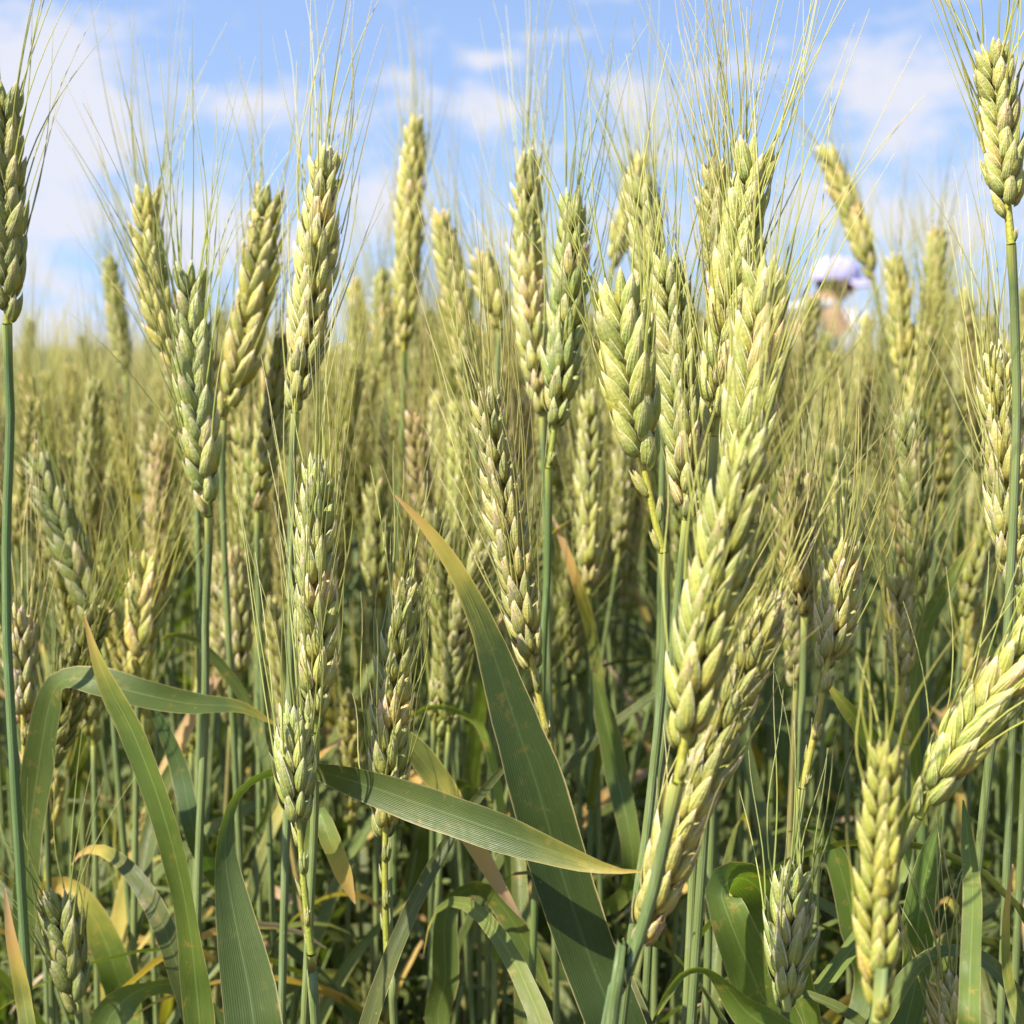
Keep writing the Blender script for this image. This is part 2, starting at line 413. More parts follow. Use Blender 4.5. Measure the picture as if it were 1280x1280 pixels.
def spikelet_mb(rng, rings=11, sides=12, lean=1.0, open_=1.0):
    """two side florets and a middle one, each a plump kernel in a pointed husk, and two outer glumes;
    z along the spikelet, y away from the ear"""
    mb = MB()
    j = lambda s_: rng.uniform(1 - s_, 1 + s_)
    tips = []; hc = max(7, sides - 3)
    for sx in (-1, 1):
        tilt = rad(13.5) * j(.3) * open_
        m = Matrix.Translation((sx * 1.5 * MM, .1 * MM, .3 * MM)) @ rotm('Y', sx * tilt) @ rotm('X', rad(rng.uniform(-6, 4)))
        L = 13.4 * MM * j(.08)
        P, UV = floret_grid(L * .76, 1.85 * MM * j(.08), 2.45 * MM * j(.08), rings, sides, .25 * MM, .35 * MM, 0)
        mb.grid(P, UV, .3, True, 0, m)
        mt = m @ (rotm('Z', 0) if sx > 0 else rotm('Z', math.pi)) @ rotm('Z', sx * rad(rng.uniform(8, 26)))
        P, UV = shell_grid(L, 2.05 * MM, 2.5 * MM * j(.08), rings, hc, rad(98), rng.uniform(-.5, .9) * MM)
        mb.grid(P, UV, .6, False, 0, mt)
        tips.append(mt @ Vector((-.2 * MM, 0, L * .97)))
    m = Matrix.Translation((rng.uniform(-.4, .4) * MM, 1.2 * MM, 2.2 * MM)) @ rotm('Y', rad(rng.uniform(-8, 8))) @ rotm('X', rad(-5))
    L = 12.0 * MM * j(.1)
    P, UV = floret_grid(L * .74, 1.55 * MM * j(.1), 1.65 * MM * j(.1), rings, sides, .3 * MM, .3 * MM, 0)
    mb.grid(P, UV, .3, True, 0, m)
    mt = m @ rotm('Z', rad(90 + rng.uniform(-35, 35)))
    P, UV = shell_grid(L, 1.75 * MM, 1.85 * MM, rings, hc, rad(112), rng.uniform(-.4, .5) * MM)
    mb.grid(P, UV, .6, False, 0, mt); tips.append(mt @ Vector((-.45 * MM, 0, L * .985)))
    for sx in (-1, 1):
        m = Matrix.Translation((sx * 2.1 * MM, .2 * MM, -.4 * MM)) @ rotm('Y', sx * rad(15.5) * j(.3) * open_) @ rotm('X', rad(rng.uniform(-6, 6)))
        mt = m @ (rotm('Z', 0) if sx > 0 else rotm('Z', math.pi)) @ rotm('Z', sx * rad(rng.uniform(15, 62)))
        L = 9.2 * MM * j(.12)
        P, UV = shell_grid(L, 1.55 * MM, 2.2 * MM * j(.08), rings, hc, rad(82), rng.uniform(-.9, .15) * MM, 1.4 * MM, .7 * MM * rng.random())
        mb.grid(P, UV, 1., False, 0, mt)
    return mb, tips
SPK = []
for i in range(9):
    mb, tips = spikelet_mb(random.Random(100 + i), open_=(1, 1, 1, .8, 1.2, .9, 1.1, 1.3, .7)[i])
    SPK.append((mb.mesh('spikelet', [M_HUSK]), tips))
def awn_mb(rng, L=.07, r0=.00036, r1=.00008, sides=3, n=9, bend=None, mi=0):
    bend = rng.uniform(-.01, .014) if bend is None else bend
    wob = rng.uniform(-1, 1) * .0018
    pts = [Vector((wob * math.sin(5 * t), bend * (t - t * t * .25) * t * 1.4, L * t)) for t in np.linspace(0, 1, n)]
    mb = MB(); mb.tube(pts, [r0 + (r1 - r0) * (t ** .8) for t in np.linspace(0, 1, n)], sides, mi)
    return mb
AWN = [awn_mb(random.Random(200 + i), bend=b_).mesh('awn', [M_AWN]) for i, b_ in enumerate((-.012, -.006, -.002, .001, .004, .008, .012, .017))]

def frame(z, y):
    """rotation with given z axis and y as near as possible"""
    z = z.normalized(); x = y.cross(z).normalized(); y = z.cross(x)
    m = Matrix.Identity(4)
    for i in range(3): m[i][0], m[i][1], m[i][2] = x[i], y[i], z[i]
    return m

def ear_layout(base, tip, bend, roll, n, rng, ns=0, view=None, size=1.0):
    """spine, and per spikelet (matrix, side, size) in world space"""
    base, tip = Vector(base), Vector(tip)
    ax = tip - base; L = ax.length
    v = ((base + tip) / 2 - (CAMP if view is None else view)).normalized()
    S = ax.normalized().cross(v).normalized()
    S = -S if S.dot(RIGHT) < 0 else S
    mid = (base + tip) / 2 + S * (bend * L)
    sp = [base * (1 - t) ** 2 + mid * (2 * t * (1 - t)) + tip * t * t for t in np.linspace(0, 1, 41)]
    def P(s_): 
        x = min(max(s_, 0), 1) * 40; i = min(int(x), 39); return sp[i].lerp(sp[i + 1], x - i)
    def T(s_): return (P(s_ + .03) - P(s_ - .03)).normalized()
    out = []
    topL = 10.5 * MM * size
    s_top = 1 - topL / L
    # rudimentary spikelets at the foot take a share of the spine
    s0 = 0.01
    s1 = (ns * 8.0 * MM) / L if ns else .01
    k0 = rng.choice((0, 1))
    for i in range(ns + n):
        if i < ns: s_ = s0 + (s1 - s0) * i / max(ns, 1); k = .36 + .26 * i / max(ns, 1)
        else:
            q = (i - ns) / max(n - 1, 1); s_ = s1 + (s_top - s1) * q
            k = .74 + .30 * min(1, q / .16) if q < .5 else 1.04 - .26 * max(0, (q - .62) / .38)
            if ns == 0 and q < .12: k *= .86
        side = 1 if (i + k0) % 2 else -1
        t = T(s_); Nn = S.cross(t).normalized(); Sx = t.cross(Nn).normalized()
        if Sx.dot(S) < 0: Sx = -Sx
        rr = roll + rng.uniform(-.12, .12)
        R = Sx * math.cos(rr) + Nn * math.sin(rr)
        a = rad(rng.uniform(11, 17)) if i >= ns else rad(rng.uniform(6, 14))
        z = t * math.cos(a) + R * (side * math.sin(a))
        y = R * (side * math.cos(a)) - t * math.sin(a)
        k *= rng.uniform(.93, 1.07) * size
        m = Matrix.Translation(P(s_) + R * side * (.9 * MM)) @ frame(z, y) @ rotm('Z', rng.uniform(-.14, .14))
        out.append((m, side, k, s_, i < ns))
    t = T(.97); Nn = S.cross(t).normalized()
    R = S * math.cos(roll + math.pi / 2) + Nn * math.sin(roll + math.pi / 2)
    out.append((Matrix.Translation(P(s_top)) @ frame(t, R), 0, .82 * size, s_top, False))
    return sp, P, T, out

# ------------------------------------------------------------------ hero wheat, read from the photograph
HERO = {}
def stem_curve(base, T0, way, lean):
    pts = [base] + way
    last = pts[-1]; prev = pts[-2] if len(pts) > 1 else base + T0 * .05
    d = (last - prev); d.normalize()
    if d.z > -.3: d = Vector((d.x, d.y, -.3)).normalized()
    run = last.z
    g = Vector((last.x + d.x / -d.z * run * .45 + lean[0], last.y + d.y / -d.z * run * .45 + lean[1], 0))
    m = last.lerp(g, .5) + Vector((d.x, d.y, 0)) * .03
    return pts + [m, g]

def hero(key, tip, base, d, stem=(), roll=0.0, bend=0.0, n=None, ns=0, label='', short='', tint=(1, 1, 1), dd=0.0,
         size=1.0, awn=1.0, awl=.068, spread=1.0, stem_r=1.5, stem_tint=(1, 1, 1), dry=0.0, density=1.0):
    rng = random.Random(key)
    pb, pt = at(base[0], base[1], d), at(tip[0], tip[1], d + dd)
    L = (pt - pb).length
    size *= 1.08 if roll < .6 else .98
    n = n or max(7, int(round((L - ns * .008) / (4.3 * MM * size))))
    way = [at(x, y, d + .004 * (i + 1)) for i, (x, y) in enumerate(stem)]
    sp, P, T, lay = ear_layout(pb, pt, bend, roll, n, rng, ns, size=size)
    ctrl = stem_curve(pb, T(0), way, (rng.uniform(-.02, .02), rng.uniform(.0, .05)))
    curve = catmull(ctrl, 60)
    g = curve[-1]
    root = new('wheat_stalk', None, mw=Matrix.Translation(g)); root.empty_display_size = .02
    root['label'] = label; root['category'] = 'wheat'; root['group'] = 'wheat stalks close to the camera'
    rw = Matrix.Translation(g)
    # stem, bottom to top, a little swollen at nodes
    mb = MB(); cv = curve[::-1]; tot = len(cv)
    nodes = [rng.uniform(.18, .28), rng.uniform(.42, .55)]
    rr = []
    for i in range(tot):
        t = i / (tot - 1); r = stem_r * MM * (1.25 - .35 * t)
        for q in nodes: r += .0006 * math.exp(-((t - q) / .012) ** 2)
        if t > .985: r *= 1.12
        rr.append(r)
    mb.tube([p - g for p in cv], rr, 9)
    new('stem', mb.mesh('stem', [M_STEM]), root, rw, rw, color=(*stem_tint, 1 - dry))
    # rachis
    ew = Matrix.Translation(pb)
    mb = MB(); zz = []
    for i in range(29):
        s_ = i / 28 * .97
        zz.append(P(s_) - pb)
    mb.tube(zz, [(1.25 - .7 * i / 28) * MM for i in range(29)], 6, tone=.3)
    ear = new('ear', mb.mesh('rachis', [M_HUSK]), root, ew, rw, color=(tint[0], tint[1], tint[2] * .8, 1))
    for (m, side, k, s_, rud) in lay:
        me, tips = SPK[rng.randrange(len(SPK))]
        f = rng.uniform(.9, 1.1); w = rng.uniform(.97, 1.05)
        col = (tint[0] * f * w, tint[1] * f, tint[2] * f / w, 1)
        if rng.random() < .07: col = (tint[0] * 1.3, tint[1] * 1.08, tint[2] * 1.3, 1)
        sm = m @ Matrix.Scale(k, 4)
        if rud: sm = sm @ Matrix.Diagonal((.55, .8, 1, 1))
        new('spikelet', me, ear, sm, ew, color=col)
        if rud: continue
        for ti, tp in enumerate(tips):
            pr = (.80, .80, .18)[ti] * density
            if side == 0: pr *= 1.2
            if rng.random() > pr: continue
            p0 = sm @ tp
            t = T(s_)
            out = (m.to_3x3() @ Vector((0, 1, 0))) if side else (m.to_3x3() @ Vector((0, rng.uniform(-1, 1), 0)))
            sx = (m.to_3x3() @ Vector((1, 0, 0))) * ((-1, 1, 0)[ti])
            zax = (m.to_3x3() @ Vector((0, 0, 1)))
            dirv = t * .62 + zax * .38 + out * (.03 + .085 * abs(rng.gauss(0, .8))) * spread + sx * (.07 + .05 * rng.gauss(0, 1)) * spread \
                + Vector((rng.gauss(0, .035), rng.gauss(0, .035), 0)) * spread
            al = awl * rng.uniform(.78, 1.12) * (.62 + .38 * min(1, .25 + s_ * 1.4))
            am = Matrix.Translation(p0) @ frame(dirv, out) @ Matrix.Diagonal((awn, awn, al / .07, 1))
            f = rng.uniform(.85, 1.12)
            new('awn', AWN[rng.randrange(len(AWN))], ear, am, ew, color=(tint[0] * f, tint[1] * f, tint[2] * f, 1))
    HERO[key] = dict(root=root, rw=rw, curve=curve, short=short, px=((tip[0] + base[0]) / 2, (tip[1] + base[1]) / 2), d=d)
    return root

PALE = (1.16, 1.11, 1.08); YEL = (1.12, 1.04, .80); OLV = (.86, .85, .66); SHADED = (.66, .70, .58); GRN = (.93, .98, .76); TAN = (1.05, .88, .85)  # the darkest tint puts the shade an ear stands in into its colour
BLU = (.95, 1.0, 1.15)
E_, F_, O_ = 0.0, 1.45, .75     # seen on the edge (two rows of kernels), on the flat, oblique
hero('A', (408, 182), (369, 516), .49, [(366, 560), (364, 650), (362, 900), (352, 1290)], roll=1.05, bend=.02, tint=PALE, stem_tint=BLU, size=1.1, awl=.075,
     label='tall pale green ear against the sky, thick spikelets and a bluish straight stem below', short='the pale ear with bluish stem')
hero('B', (238, 330), (261, 645), .50, [(262, 665), (257, 770), (256, 900), (246, 1290)], roll=.12, bend=-.035, tint=(.95, 1, .9), awl=.085, stem_r=1.55,
     label='upright green ear with two clean kernel rows and one long bare stem, left half', short='the two-rowed ear on the left')
hero('C', (184, 232), (222, 462), .60, [(240, 560), (247, 645), (250, 860), (244, 1290)], roll=.5, bend=-.10, tint=YEL, awl=.085, size=1.0, spread=1.2,
     label='bent yellowish ear with awns fanning left over the white cloud, behind the two-rowed ear', short='the bent yellowish ear')
hero('D', (336, 232), (280, 525), .60, [(278, 600), (284, 760)], roll=.35, bend=.06, tint=YEL, size=1.15,
     label='olive ear leaning right at its tip, between the two-rowed ear and the pale ear', short='the leaning olive ear')
hero('E', (352, 415), (322, 640), .62, [(322, 720), (330, 900)], roll=1.2, tint=OLV,
     label='dull olive ear in the shade directly behind the pale ear with the bluish stem', short='the shaded olive ear')
hero('G', (6, 108), (9, 405), .47, [(9, 440), (13, 520), (8, 720), (20, 1000)], roll=.2, tint=OLV, stem_tint=(.75, .9, .9), stem_r=1.7, awl=.08,  # ear and stem tinted down for the shadow they stand in
     label='shaded green ear cut by the left edge of the photo, standing against the cloud', short='the dark ear at the left edge')
hero('H', (1240, 50), (1264, 305), .41, [(1266, 330), (1271, 520), (1263, 720), (1254, 860), (1225, 1060)], roll=.25, tint=(1.12, 1.08, .9), size=.80, ns=1, awl=.07, spread=1.7, stem_r=1.45,
     label='plump bright ear with flaring awns at the top right corner on a long thick stem', short='the plump ear at the top right')
hero('I', (1246, 428), (1264, 735), .46, [(1266, 800), (1262, 1000)], roll=1.3, tint=(1.2, 1.15, 1.15), size=1.08,
     label='whitish cream ear standing partly behind the thick stem at the right edge', short='the cream ear at the right edge')
hero('J1', (662, 188), (678, 520), .60, [(680, 600), (684, 760)], roll=1.2, bend=-.05, tint=PALE, size=1.15, awl=.08,
     label='pale slightly soft ear immediately left of the ear with the brown tip', short='the pale soft ear at centre')
hero('J2', (717, 238), (686, 585), .52, [(686, 620), (684, 720), (676, 900)], roll=1.15, bend=.03, tint=(.9, .95, .85), size=1.12, ns=2, stem_tint=(.8, .9, .8),
     label='green ear with a brown tip and saw-toothed shaded right side, centre of the photo', short='the brown-tipped centre ear')
hero('K', (606, 482), (692, 955), .46, [(702, 1000), (712, 1060), (735, 1290)], roll=1.15, bend=-.02, tint=(1.05, .98, 1.0), ns=4, size=1.0,
     label='long slanting ear with tan papery husks ending behind the big dark leaf', short='the long slanting ear')
hero('L', (773, 342), (829, 690), .40, [(832, 720), (828, 850), (806, 1060), (776, 1290)], roll=.05, bend=-.045, tint=(1.02, 1.02, .78), ns=3, size=1.15, stem_r=1.5,
     label='curved ear of plump glossy kernels in two open rows, right of centre', short='the plump glossy curved ear')
hero('M', (832, 312), (858, 650), .46, [(850, 720), (832, 900), (815, 1100)], roll=.7, bend=.03, tint=(.98, .98, .9), size=1.05,
     label='ear with a white papery tip close behind the plump glossy curved ear', short='the white-tipped ear')
hero('N', (948, 178), (893, 545), .43, [(888, 640), (880, 800)], roll=.25, bend=-.03, tint=(1.08, 1.04, .85), size=1.12, awl=.085, spread=1.2,
     label='tallest yellow-green ear right of centre, its long awns spreading high into the sky', short='the tallest yellow-green ear')
hero('N2', (893, 198), (912, 440), .48, [(912, 520), (900, 700)], roll=.8, tint=(1.1, 1.0, .95), awl=.08,
     label='shorter cream-tipped ear tucked behind the left side of the tallest yellow-green ear', short='the cream-tipped ear')
hero('O', (955, 322), (918, 640), .39, [(910, 720), (890, 900)], roll=.5, bend=.03, tint=(1.1, 1.06, .9), size=1.05, awl=.085, spread=1.2,
     label='bright ear below the tallest one, partly hidden by the huge near ear beneath', short='the bright ear under the tallest')
hero('P', (944, 538), (848, 978), .33, [(840, 1010), (818, 1110), (782, 1230), (760, 1320)], roll=1.0, bend=-.035, tint=(.98, .97, .76), size=1.06, ns=1, awl=.075, stem_r=1.75, spread=1.25,
     label='huge nearest ear slanting up with yellow bands at its foot and a thick stem', short='the huge nearest ear')
hero('Q', (972, 742), (786, 1215), .36, [(770, 1262), (750, 1320)], roll=1.2, bend=-.02, tint=(1.0, .93, .85), size=1.05, ns=1, awl=.05, stem_tint=(.9, 1, 1.3), stem_r=1.4,
     label='second huge slanting ear with tan papery husks, just below right of the nearest ear', short='the second huge ear')
hero('R', (1056, 672), (1003, 985), .46, [(998, 1030), (985, 1120), (975, 1290)], roll=.9, bend=.03, tint=(1.08, 1.0, .95), ns=5, size=.98, awl=.07,
     label='small ear with whitish tip and a long bare jointed neck, right of the huge ears', short='the small ear with jointed neck')
hero('S', (1126, 716), (1133, 930), .56, [(1135, 1000), (1140, 1200)], roll=.1, bend=-.03, tint=(1.1, 1.0, .85), ns=3, size=.85,
     label='thin short ear of separate kernels beside the dark shaded ear on the right', short='the thin short ear')
hero('T', (1136, 505), (1149, 745), .58, [(1152, 860), (1148, 1200)], roll=.4, tint=SHADED, stem_tint=(.5, .6, .5), stem_r=2.2,  # shade painted into both ear and stem by darker tints
     label='dark shaded olive ear on a dark stem, right of the small jointed ear', short='the dark shaded ear')
hero('U', (1318, 770), (1148, 1022), .37, [(1120, 1080), (1090, 1290)], roll=.15, bend=-.06, tint=(1.05, 1.06, .76), size=.98, awl=.06, stem_r=1.3,
     label='plump ear lying diagonally and running out of the right edge low down', short='the diagonal ear at the right edge')
hero('V', (1110, 925), (1098, 1275), .31, [(1094, 1330)], roll=.6, bend=-.03, tint=(.98, .95, .58), size=.68, awl=.028, density=.4, spread=.6,
     label='yellow upright ear with swollen kernels and short awns at the bottom right', short='the yellow swollen ear')
hero('W', (992, 1075), (983, 1262), .40, [(980, 1310)], roll=1.2, tint=(.85, .92, .85), size=1.05, awl=.055, spread=.6,
     label='low short ear in half shade between broad leaves at the bottom edge', short='the low shaded ear')
hero('X', (396, 572), (394, 915), .45, [(394, 960), (392, 1050), (380, 1290)], roll=1.3, tint=(1.0, 1.0, .98), size=1.1,
     label='broad flat-sided ear directly below the bluish stem, on the left half', short='the broad flat-sided ear')
hero('Y', (366, 882), (389, 1192), .42, [(391, 1225), (396, 1310)], roll=1.35, bend=-.02, tint=(.98, 1.02, .95), ns=5, size=1.05, awl=.075,
     label='lower ear with a yellow jointed neck in front of the arched leaf', short='the lower jointed ear by the arched leaf')
hero('Z', (509, 722), (484, 1198), .465, [(487, 1235), (494, 1310)], roll=1.2, bend=-.05, tint=(.98, .98, .9), ns=5, size=1.04, awl=.05,
     label='long ear with an orange tip crossed by the arched leaf, low centre left', short='the orange-tipped ear')
hero('AA', (181, 688), (172, 845), .60, [(172, 900), (170, 1000), (166, 1290)], roll=.25, bend=.03, tint=YEL, size=1.1, awl=.085, spread=.8,
     label='short golden ear standing upright above the flat folded leaf on the left', short='the short golden ear')
hero('AB', (40, 568), (128, 800), .60, [(140, 860), (150, 1000)], roll=.2, bend=.03, tint=SHADED, size=1.1,
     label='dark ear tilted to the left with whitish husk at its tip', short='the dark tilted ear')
hero('AC', (24, 758), (32, 985), .52, [(32, 1040), (30, 1290)], roll=1.2, tint=(1.12, 1.0, 1.15), ns=3, size=1.0,
     label='pale ear with pinkish husks low at the left edge on a thin green stem', short='the pale pinkish ear')
hero('AD', (66, 955), (58, 1105), .66, [(58, 1150), (60, 1290)], roll=1.0, tint=YEL, ns=3, size=.9,
     label='small blurred yellow ear above the shaded ear in the lower left corner', short='the small blurred yellow ear')
hero('AE', (68, 1112), (97, 1265), .50, [(102, 1310)], roll=.2, tint=SHADED, size=1.05, awl=.055,
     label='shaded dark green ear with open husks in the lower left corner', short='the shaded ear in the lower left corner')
hero('AF', (157, 1112), (157, 1205), .75, [(158, 1290)], roll=.8, tint=YEL, ns=2, size=.8,
     label='tiny yellow ear half hidden by a green stem near the lower left leaf', short='the tiny yellow ear')
hero('AG', (738, 488), (736, 745), .68, [(739, 830), (738, 1000), (738, 1200)], roll=1.2, tint=(1.0, .98, .9), size=1.1, stem_tint=(.7, .8, .7),
     label='soft-focus ear, pale left and dark right, under the brown-tipped centre ear', short='the soft ear under the centre ear')
hero('AH', (571, 588), (573, 765), .78, [(575, 850), (572, 1000)], roll=1.0, tint=OLV,
     label='small soft olive ear left of the long slanting ear, above the big leaf', short='the small soft olive ear')
hero('AI', (518, 145), (504, 440), .80, [(505, 470), (502, 560), (498, 700)], roll=.9, tint=YEL, size=1.25, awl=.07, spread=.6, stem_tint=(.8, .95, .85), stem_r=2.0,
     label='tall blurred olive ear rising alone into the sky left of centre', short='the tall blurred ear')
hero('AJ', (548, 262), (592, 520), .75, [(596, 600), (598, 800)], roll=.6, bend=.03, tint=YEL, size=1.2,
     label='blurred ear leaning left against the right side of the tall blurred ear', short='the blurred left-leaning ear')
hero('AK', (600, 312), (626, 410), .68, [(624, 440), (620, 540)], roll=.3, tint=YEL,
     label='short blurred ear between the left-leaning blurred ear and the pale soft centre ear', short='the short blurred ear')
hero('AL', (136, 318), (157, 470), 1.0, [(160, 560)], roll=.8, tint=OLV, size=1.1,
     label='lone blurred ear leaning left over the field edge on the far left', short='the lone far left ear')
hero('AM', (1030, 180), (1092, 350), .92, [(1100, 400), (1110, 520)], roll=.25, bend=.02, tint=YEL, size=1.2,
     label='lone blurred ear leaning left above the lavender cap of the person', short='the ear above the capped person')
hero('AN', (1171, 282), (1165, 445), .90, [(1165, 560)], roll=.6, tint=OLV, size=1.2,
     label='blurred olive ear standing straight against the sky at right', short='the straight olive ear at right')
hero('AO', (1120, 318), (1131, 490), .84, [(1133, 600)], roll=.7, tint=YEL, size=1.2,
     label='blurred yellowish ear between the person and the straight olive ear', short='the blurred ear beside the person')
hero('AP', (801, 192), (764, 335), .95, [(756, 400), (750, 520)], roll=.6, bend=.03, tint=YEL, size=1.3,
     label='blurred ear leaning right against the sky above the plump glossy curved ear', short='the blurred right-leaning ear')
hero('AQ', (800, 216), (826, 430), .58, [(828, 520), (826, 700)], roll=.5, tint=(1, .98, .9), size=1.05, awl=.08,
     label='soft ear with pointed tip just above the white-tipped ear', short='the soft pointed ear')
hero('AR', (443, 348), (456, 470), 1.05, [(460, 560)], roll=.8, tint=YEL, size=1.15,
     label='small blurred ear on the skyline right of the pale ear', short='the small skyline ear')
hero('AS', (477, 335), (480, 480), .95, [(482, 600)], roll=.8, tint=OLV, size=1.15,
     label='blurred slim ear on the skyline just left of the tall blurred ear', short='the slim skyline ear')
hero('AT', (1218, 748), (1213, 865), .74, [(1212, 960), (1206, 1200)], roll=.8, tint=YEL,
     label='small soft ear low at right between the thin short ear and the thick stem', short='the small low ear at right')
hero('AV', (470, 598), (474, 760), .72, [(474, 850), (470, 1000)], roll=1.2, tint=OLV, size=1.2,
     label='dark soft ear right of the broad flat-sided ear, behind its awns', short='the dark soft ear')
hero('BA', (291, 682), (300, 852), .66, [(302, 900), (300, 1100)], roll=1.0, tint=(1.05, .98, 1.0), size=1.1,
     label='short pinkish-tipped ear between the two bare stems and the broad flat-sided ear', short='the pinkish-tipped short ear')
hero('BB', (323, 570), (318, 745), .72, [(320, 850), (322, 1000)], roll=1.1, tint=TAN, size=1.05,
     label='brownish withered ear under the shaded olive ear on the left', short='the brownish withered ear')
hero('BC', (210, 512), (178, 690), .82, [(172, 760), (170, 900)], roll=.9, bend=.05, tint=PALE,
     label='pale blurred ear curving right over the short golden ear', short='the pale curving blurred ear')
hero('BD', (986, 585), (1006, 770), .52, [(1004, 850), (1000, 1000)], roll=1.1, tint=(.75, .66, .55), size=1.05,  # dark brown tint paints in the shadow behind the awns
     label='brown shaded ear behind the sheaf of long awns right of the huge ears', short='the brown shaded ear')
hero('BE', (1085, 452), (1074, 600), .88, [(1074, 700)], roll=.9, tint=(1.0, .95, .85), size=1.1,
     label='blurred ear low under the person, left of the dark shaded ear', short='the blurred ear under the person')
hero('BF', (1180, 1212), (1205, 1350), .40, [(1208, 1340)], roll=1.2, tint=(.95, .9, .85), size=1.0, awl=.045,
     label='cut-off ear with pale see-through husks at the bottom edge, right of the yellow ear', short='the pale cut-off ear at the bottom')
hero('BG', (628, 768), (622, 905), .64, [(620, 960), (618, 1200)], roll=1.0, tint=YEL, ns=2,
     label='small ear half hidden behind the left edge of the big dark leaf', short='the small ear behind the big leaf')
hero('BH', (1276, 605), (1282, 790), .50, [(1284, 900)], roll=.4, tint=(.95, 1, .8),
     label='ear cut by the right edge beside the cream ear', short='the cut ear by the cream ear')

# ------------------------------------------------------------------ hero leaves
def leaf_grid(path, widths, wdirs, fold=.12, cols=9):
    r = len(path); P = np.zeros((r, cols, 3)); UV = np.zeros((r, cols, 2))
    for i in range(r):
        t = (path[min(i + 1, r - 1)] - path[max(i - 1, 0)]).normalized()
        W = wdirs[i]; W = (W - t * W.dot(t)).normalized(); N = t.cross(W)
        for k in range(cols):
            x = k / (cols - 1) * 2 - 1
            z = fold * widths[i] * (abs(x) ** 1.6)
            q = path[i] + W * (x * widths[i] / 2) + N * z
            P[i, k] = q; UV[i, k] = (k / (cols - 1), i / (r - 1))
    return P, UV
def hero_leaf(key, pts, dry=.0, tint=(1, 1, 1), fold=.12, label=None, z_join=None, wave=.0):
    """pts from base to tip: (px, py, depth, width in px, twist in degrees)"""
    h = HERO[key]; root, rw = h['root'], h['rw']
    P3 = [at(x, y, d) for (x, y, d, w, a) in pts]
    W3 = [max(w, .8) * d / F for (x, y, d, w, a) in pts]
    A3 = [rad(a) for (x, y, d, w, a) in pts]
    # join the stem below
    zb = P3[0].z - .05 if z_join is None else z_join
    zb = max(zb, .03)
    st = min(h['curve'], key=lambda p: abs(p.z - zb))
    P3 = [st] + P3; W3 = [W3[0] * .8] + W3; A3 = [A3[0]] + A3
    n = 46
    path = catmull(P3, n)
    # parameter of each control on the resampled path
    L = [0]
    for a, c in zip(P3, P3[1:]): L.append(L[-1] + (c - a).length)
    u = np.array(L) / L[-1]; s_ = np.linspace(0, 1, n)
    w = np.interp(s_, u, W3); an = np.interp(s_, u, A3)
    dirs = []
    for i in range(n):
        t = (path[min(i + 1, n - 1)] - path[max(i - 1, 0)]).normalized()
        v = (path[i] - CAMP).normalized()
        S = t.cross(v)
        S = S.normalized() if S.length > 1e-4 else RIGHT
        N = S.cross(t).normalized()
        D = S * math.cos(an[i]) + N * math.sin(an[i])
        if dirs:
            D = (D * .6 + dirs[-1] * .4).normalized()
        dirs.append(D)
    ph = (len(pts) * 1.7 + pts[0][0]) % 6.28
    for i in range(n):      # uneven, slightly wavy blade
        w[i] *= 1 + .06 * noise.noise(Vector((i * .45, ph, 0)))
        tg = (path[min(i + 1, n - 1)] - path[max(i - 1, 0)]).normalized()
        dirs[i] = Matrix.Rotation(.22 * noise.noise(Vector((i * .16, ph, 5))), 3, tg) @ dirs[i]
    P, UV = leaf_grid([p - st for p in path], w, dirs, fold)
    mb = MB(); mb.grid(P, UV)
    o = new('leaf', mb.mesh('leaf', [M_LEAF]), root, Matrix.Translation(st), rw, color=(*tint, 1 - dry))
    if label: o['label'] = label
    return o
hero_leaf('K', [(782, 1330, .432, 74, 8), (738, 1200, .432, 70, 5), (700, 1085, .432, 73, 3), (672, 985, .432, 72, 0), (640, 890, .432, 57, 0), (607, 790, .432, 34, 5), (575, 720, .432, 24, 20), (540, 668, .432, 16, 20), (494, 619, .432, 3, 10)],
          dry=.36, tint=(.30, .38, .31), fold=.10, label='big dark green leaf with a pinkish brown tip')
hero_leaf('Y', [(330, 1330, .40, 70, 10), (312, 1240, .40, 66, 0), (290, 1130, .405, 46, -15), (281, 1060, .41, 30, -40), (290, 1005, .415, 18, -62), (320, 972, .425, 15, -70), (372, 960, .435, 18, -40), (440, 976, .43, 40, -25),
                (540, 1010, .42, 54, -20), (640, 1045, .408, 50, -20), (720, 1074, .40, 30, -25), (770, 1088, .395, 8, -10), (806, 1089, .393, 2, 0)],
          dry=.22, tint=(.66, .73, .70), fold=.08, label='long leaf arched over to the right with a straw tip')
hero_leaf('B', [(252, 1330, .47, 36, 0), (246, 1240, .465, 38, 10), (232, 1130, .46, 30, 35), (205, 1020, .455, 34, 30), (168, 920, .455, 32, 25), (138, 862, .455, 26, 20), (118, 815, .455, 12, 10), (104, 764, .455, 1, 0)],
          dry=.30, tint=(1.05, 1.15, .75), fold=.15, label='upright yellow-green leaf with an orange margin')
hero_leaf('AC', [(36, 1060, .52, 34, 20), (48, 960, .515, 40, 10), (62, 880, .51, 36, 25), (80, 850, .505, 30, 55), (120, 852, .50, 42, 25), (180, 868, .50, 36, 20), (240, 880, .505, 30, 25), (300, 884, .51, 16, 25), (345, 906, .515, 3, 0)],
          dry=.22, tint=(1.05, 1.15, 1.0), fold=.10, label='flat leaf folded over to the right')
